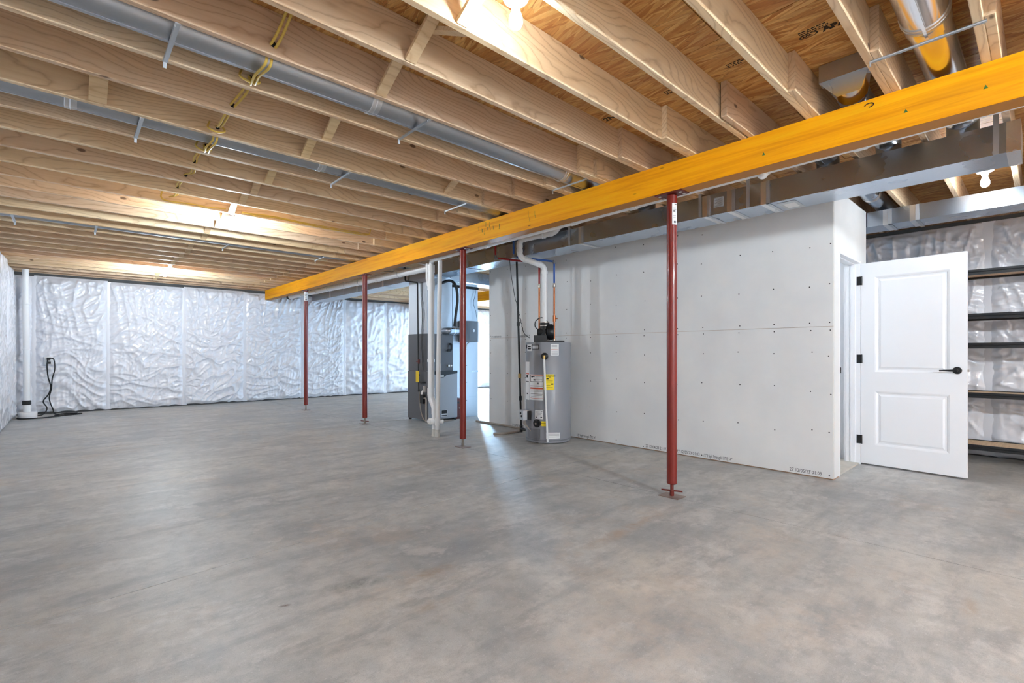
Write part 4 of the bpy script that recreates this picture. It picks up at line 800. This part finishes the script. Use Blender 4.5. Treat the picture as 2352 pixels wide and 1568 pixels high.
PL = thing('supply_plenum', 'tall silver sheet-metal plenum on top of the furnace', 'duct', (4.66, 7.2, 1.47))
for a,b in ((1.4695,1.83),(1.831,2.13),(2.131,2.399)): obj('plenum_section', MB().box(FX0+.012, FX1-.065, FY0+.06, FY1-.01, a, b), 'galvanized_matte', PL)
obj('plenum_throat', MB().prism([(FX0+.012,FY0+.06,2.40),(FX1-.065,FY0+.06,2.40),(4.75,FY0+.012,2.52),(4.41,FY0+.012,2.52)], (0,FY1-FY0-.08,0)), 'galvanized_dull', PL)
RT = thing('return_drop', 'tall galvanized return duct standing right of the furnace', 'duct', (5.28, 7.3, 0))
RX0, RX1, RY0, RY1 = 4.995, 5.555, 7.00, 7.45
for a,b in ((.36,.80),(.801,1.24),(1.241,1.9),(1.901,2.395)): obj('duct_section', MB().box(RX0, RX1, RY0, RY1, a, b), 'galvanized_dull', RT)
obj('duct_section', MB().box(RX0+.13, RX1, RY0, RY1, 0, .359), 'galvanized_dull', RT)
obj('filter_rack', MB().box(RX0, RX0+.125, RY0-.10, RY1-.03, .0, .355), 'filter_box', RT); obj('filter_handle', MB().box(RX0+.03, RX0+.10, RY0-.104, RY0-.1005, .27, .30), 'black_plastic', RT); obj('filter_knob', MB().cyl((RX0+.085,RY0-.112,.19), (RX0+.085,RY0-.1005,.19), .022, n=14), 'crimp', RT)
obj('top_collar', MB().box(RX0-.012, RX1+.012, RY0-.012, RY1+.012, 2.30, 2.345), 'black_matte', RT)
obj('cross_duct', MB().box(4.99, 7.2, 7.05, 7.40, 2.42, 2.62), 'galvanized', RT)
obj('drive_cleat', MB().box(RX0-.003, RX1+.003, RY0-.005, RY0-.001, .80, .83), 'galvanized', RT)
HU = thing('humidifier', 'dark grey humidifier box with curved cover mounted on the return duct', 'humidifier', (5.26, 6.9, 1.34))
prof = [(5.12, RY0-.001, 0), (5.12, RY0-.16, 0), (5.20, RY0-.20, 0), (5.30, RY0-.21, 0), (5.40, RY0-.19, 0), (5.47, RY0-.13, 0), (5.49, RY0-.001, 0)]
obj('cover', MB().prism([(a,b,1.345) for a,b,_ in prof], (0,0,.365)), 'humidifier_grey', HU, ang=.9)
obj('dial', MB().cyl((5.30,RY0-.214,1.54), (5.30,RY0-.208,1.54), .024, n=16), 'sticker_grey', HU)
obj('bypass_pipe', MB().tube(bend([(4.76,FY0+.058,1.52),(4.76,6.80,1.52),(5.118,6.86,1.525)], .07, 6), .060, 22), 'galvanized', HU)
for x in (4.86, 4.99): obj('crimped_joint', MB().cyl((x,6.817,1.521), (x+.03,6.822,1.522), .064, n=22), 'foil_tape', HU)
obj('drain_tube', MB().tube(spline([(5.26,6.86,1.345),(5.25,6.94,1.25),(5.25,6.97,.8),(5.25,6.97,.3),(5.22,6.95,.06),(5.05,6.85,.014)], 6), .008, 8), 'cable_white', HU)
for z in (1.20,.92,.62,.30): obj('tube_clip', MB().box(5.225, 5.275, 6.955, 6.999, z, z+.008), 'black_plastic', HU)
FG = thing('furnace_gas_pipe', 'thin black gas pipe running down the left side of the furnace', 'pipe', (4.36, 7.1, .5))
obj('pipe', MB().tube(bend([(4.36,7.53,2.70),(4.36,7.52,2.40),(4.36,7.12,2.33),(4.36,7.08,.50)], .03, 4), .013, 10), 'black_iron', FG)
obj('branch', MB().tube(bend([(4.36,7.08,.66),(4.36,6.95,.66),(4.40,6.93,.66)], .02, 3), .012, 8), 'black_iron', FG)
obj('shutoff_valve', MB().cyl((4.36,7.08,.97), (4.36,7.08,1.04), .02, n=8).box(4.335, 4.345, 7.06, 7.12, .995, 1.012), 'filter_box', FG)
obj('warning_tag', MB().box(4.340, 4.343, 7.04, 7.14, .66, .85), 'tag_yellow', FG)
for z in (.52,.78): obj('pipe_union', MB().cyl((4.36,7.08,z-.02), (4.36,7.08,z+.02), .019, n=8), 'black_iron', FG)
BH = tag(obj('condensate_hose', MB().tube(spline([(4.60,6.86,2.30),(4.80,6.80,2.37),(4.90,6.77,2.28),(4.925,6.76,2.05),(4.89,6.76,1.80),(4.865,6.76,1.60)], 8), .024, 10), 'black_rubber'), 'thick black hose curving down between plenum and post', 'hose')
cw = thing('control_wires', 'thin dark thermostat wires hanging on the furnace plenum side', 'wire', (4.39, 7.1, 1.6))
for k,(y,zb_) in enumerate(((6.96,.86),(6.98,1.0),(7.01,.92))):
    obj('wire', MB().tube(spline([(4.385,y+.05,2.33),(4.375,y+.03,2.1),(4.385,y-.02+.01*k,1.8),(4.375,y+.01,1.4),(4.38,y-.01*k,zb_)], 6), .0032, 6), 'black_rubber', cw)
hw = tag(obj('humidifier_wire', MB().tube(spline([(5.50,7.0,2.36),(5.47,6.96,2.22),(5.42,6.95,2.05),(5.47,6.95,1.9),(5.49,6.93,1.72)], 6), .0035, 6), 'black_rubber'), 'thin dark wire dropping to the humidifier box', 'wire')
tw = tag(obj('thermostat_wire', MB().tube(spline([(3.86,7.6,2.53),(3.95,7.1,2.46),(4.1,6.95,2.44),(4.3,7.0,2.47)], 6), .004, 6), 'black_rubber'), 'thin dark wire sagging under the vent pipe near the furnace', 'wire')

# ------------------------------------------------------------------ shelving unit behind the door
SX0, SX1, SY0, SY1 = 6.95, 7.40, -.92, .95
SH = thing('shelving_unit', 'black steel shelving unit with wooden boards behind the open door', 'shelves', (7.17, 0, 0))
for x in (SX0+.02, SX1-.02):
    for y in (SY0+.02, SY1-.02): obj('upright', MB().box(x-.02, x+.02, y-.02, y+.02, 0, 2.03), 'black_iron', SH)
for z in (.40, 1.0, 1.6):
    for y in (SY0+.02, SY1-.02): obj('cross_brace', MB().box(SX0+.041, SX1-.041, y-.008, y+.008, z, z+.03), 'black_iron', SH)
for zt0 in (.195, .735, 1.25, 1.553, 2.01):
    for x, s in ((SX0, 1), (SX1, -1)):
        bmx = MB().box(x, x+s*.012, SY0+.041, SY1-.041, zt0-.055, zt0) if s > 0 else MB().box(x-.012, x, SY0+.041, SY1-.041, zt0-.055, zt0)
        xa = x+s*.012; q = sorted((xa, xa+s*.022)); bmx.box(q[0], q[1], SY0+.041, SY1-.041, zt0-.055, zt0-.035)
        bmx.cyl((x-s*.001, SY0+.041, zt0-.026), (x-s*.001, SY1-.041, zt0-.026), .004, n=6)
        obj('shelf_beam', bmx, 'black_iron', SH)
    obj('shelf_board', MB().box(SX0+.013, SX1-.013, SY0+.042, SY1-.042, zt0-.034, zt0-.008), 'shelf_board', SH)

# ------------------------------------------------------------------ cables
C1 = thing('yellow_cable', 'yellow electrical cable looping through drilled joists', 'cable', (.76, 3.4, ZJ))
P = []; zc = ZJ+.055
for k in range(4, 13):
    y = JN(k)+.019; P.append((.76, y-.03, zc)); P.append((.76, y+.03, zc))
    if k in (4, 7):
        P += [(.755, y+.06, ZJ-.012), (.74, y+.19, ZJ-.024), (.755, y+.33, ZJ-.012)]; continue
    dip = {4:.06, 5:-.02, 6:.06, 7:.055}.get(k, .02)
    if k < 12: P.append((.76+.02*((k % 2)*2-1), y+.20, zc-dip))
P = [(.80, JN(3)+.25, ZO-.03), (.78, JN(3)+.36, zc+.05)]+P
obj('cable', MB().tube(spline(P, 5), .0068, 8), 'cable_yellow', C1); obj('cable', MB().tube(spline([(a+.022, b, c+.010*math.sin(b*9)) for a,b,c in P], 5), .0068, 8), 'cable_yellow', C1)
for k in (5, 7, 8):
    y = JN(k)-.002; obj('cable_loop', MB().tube(spline([(.72, y-.01, zc+.02), (.70, y-.07, zc-.045), (.745, y-.10, zc-.075), (.80, y-.06, zc-.04), (.785, y-.01, zc+.02)], 6), .0065, 8), 'cable_yellow', C1)
hl = MB()
for k in range(4, 12): hl.cyl((.77, JN(k)-.0012, zc), (.77, JN(k)-.0002, zc), .015, n=12)
obj('drill_holes', hl, 'void_black', C1, kind='stuff')
C2 = thing('yellow_cable', 'yellow electrical cable stapled along the joist beside the middle bulb', 'cable', (1.3, JN(12), ZJ))
yj = JN(12)-.008
obj('cable', MB().tube(spline([(.70,yj,ZJ+.10),(.69,yj,ZJ+.04),(.74,yj,ZJ+.012),(.95,yj,ZJ+.020),(1.10,yj,ZJ+.018),(1.25,yj+.0,ZJ+.035)], 8), .0068, 8), 'cable_yellow', C2)
obj('cable', MB().tube(spline([(1.40,yj,ZJ+.03),(1.55,yj,ZJ+.018),(1.8,yj,ZJ+.03),(2.2,yj,ZJ+.014),(2.6,yj,ZJ+.010),(2.85,yj,ZJ+.02),(2.9,yj,ZJ+.10)], 8), .0068, 8), 'cable_yellow', C2)
obj('cable', MB().tube(spline([(1.40,yj-.012,ZJ+.02),(1.7,yj-.008,ZJ+.04),(2.1,yj,ZJ+.032),(2.5,yj,ZJ+.030),(2.88,yj,ZJ+.03)], 8), .0060, 8), 'cable_yellow', C2)
# ------------------------------------------------------------------ far left corner: riser pipe, outlet, cords
RP = thing('sump_riser', 'white pipe rising from a capped pit fitting in the far left corner', 'pipe', (-.51, 12.1, 0))
obj('pipe', MB().cyl((-.51,12.1,.30), (-.525,12.1,2.62), .046, n=20), 'pvc', RP)
obj('rubber_coupling', MB().lathe((-.51,12.1,.235), (0,0,1), [(.050,0),(.060,.008),(.060,.07),(.050,.078)], 18), 'black_rubber', RP)
obj('pipe_stub', MB().cyl((-.505,12.1,.10), (-.508,12.1,.24), .050, n=18), 'pvc', RP); obj('pit_fitting', MB().lathe((-.50,12.1,0), (0,0,1), [(.12,0),(.125,.01),(.125,.09),(.115,.105),(.06,.11)], 24), 'pvc', RP)
for z in (1.2, 2.0): obj('pipe_strap', MB().lathe((-.515,12.1,z), (0,0,1), [(.0465,0),(.050,.002),(.050,.02),(.0465,.022)], 18), 'pvc', RP)
EO = thing('electrical_outlet', 'white wall outlet with black cords plugged in on the far wall', 'outlet', (-.235, 12.63, 1.0))
obj('outlet_box', MB().box(-.30, -.18, 12.60, 12.69, .93, 1.08), 'sticker_white', EO); obj('plug', MB().box(-.265, -.215, 12.56, 12.599, 1.015, 1.065), 'black_plastic', EO); obj('plug', MB().box(-.25, -.21, 12.57, 12.599, .945, .985), 'black_plastic', EO)
CD = thing('extension_cord', 'black cords hanging from the outlet and coiled on the floor', 'cord', (-.23, 12.5, 0))
obj('cord', MB().tube(spline([(-.25,12.55,1.04),(-.26,12.53,.90),(-.245,12.53,.70),(-.21,12.53,.52),(-.24,12.53,.38),(-.31,12.52,.25),(-.26,12.50,.12),(-.33,12.42,.012),(-.55,12.35,.012),(-.62,12.0,.012),(-.40,11.85,.012),(-.10,12.0,.012),(.05,12.25,.012)], 8), .0105, 6), 'black_rubber', CD)
obj('cord', MB().tube(spline([(-.235,12.56,1.05),(-.17,12.53,1.03),(-.155,12.53,.85),(-.19,12.53,.66),(-.20,12.53,.48),(-.23,12.53,.30),(-.18,12.50,.10),(-.14,12.42,.012),(.10,12.30,.012),(.22,12.22,.012),(.05,12.10,.012),(-.15,12.18,.012),(-.02,12.30,.024),(.16,12.22,.024)], 8), .0105, 6), 'black_rubber', CD)
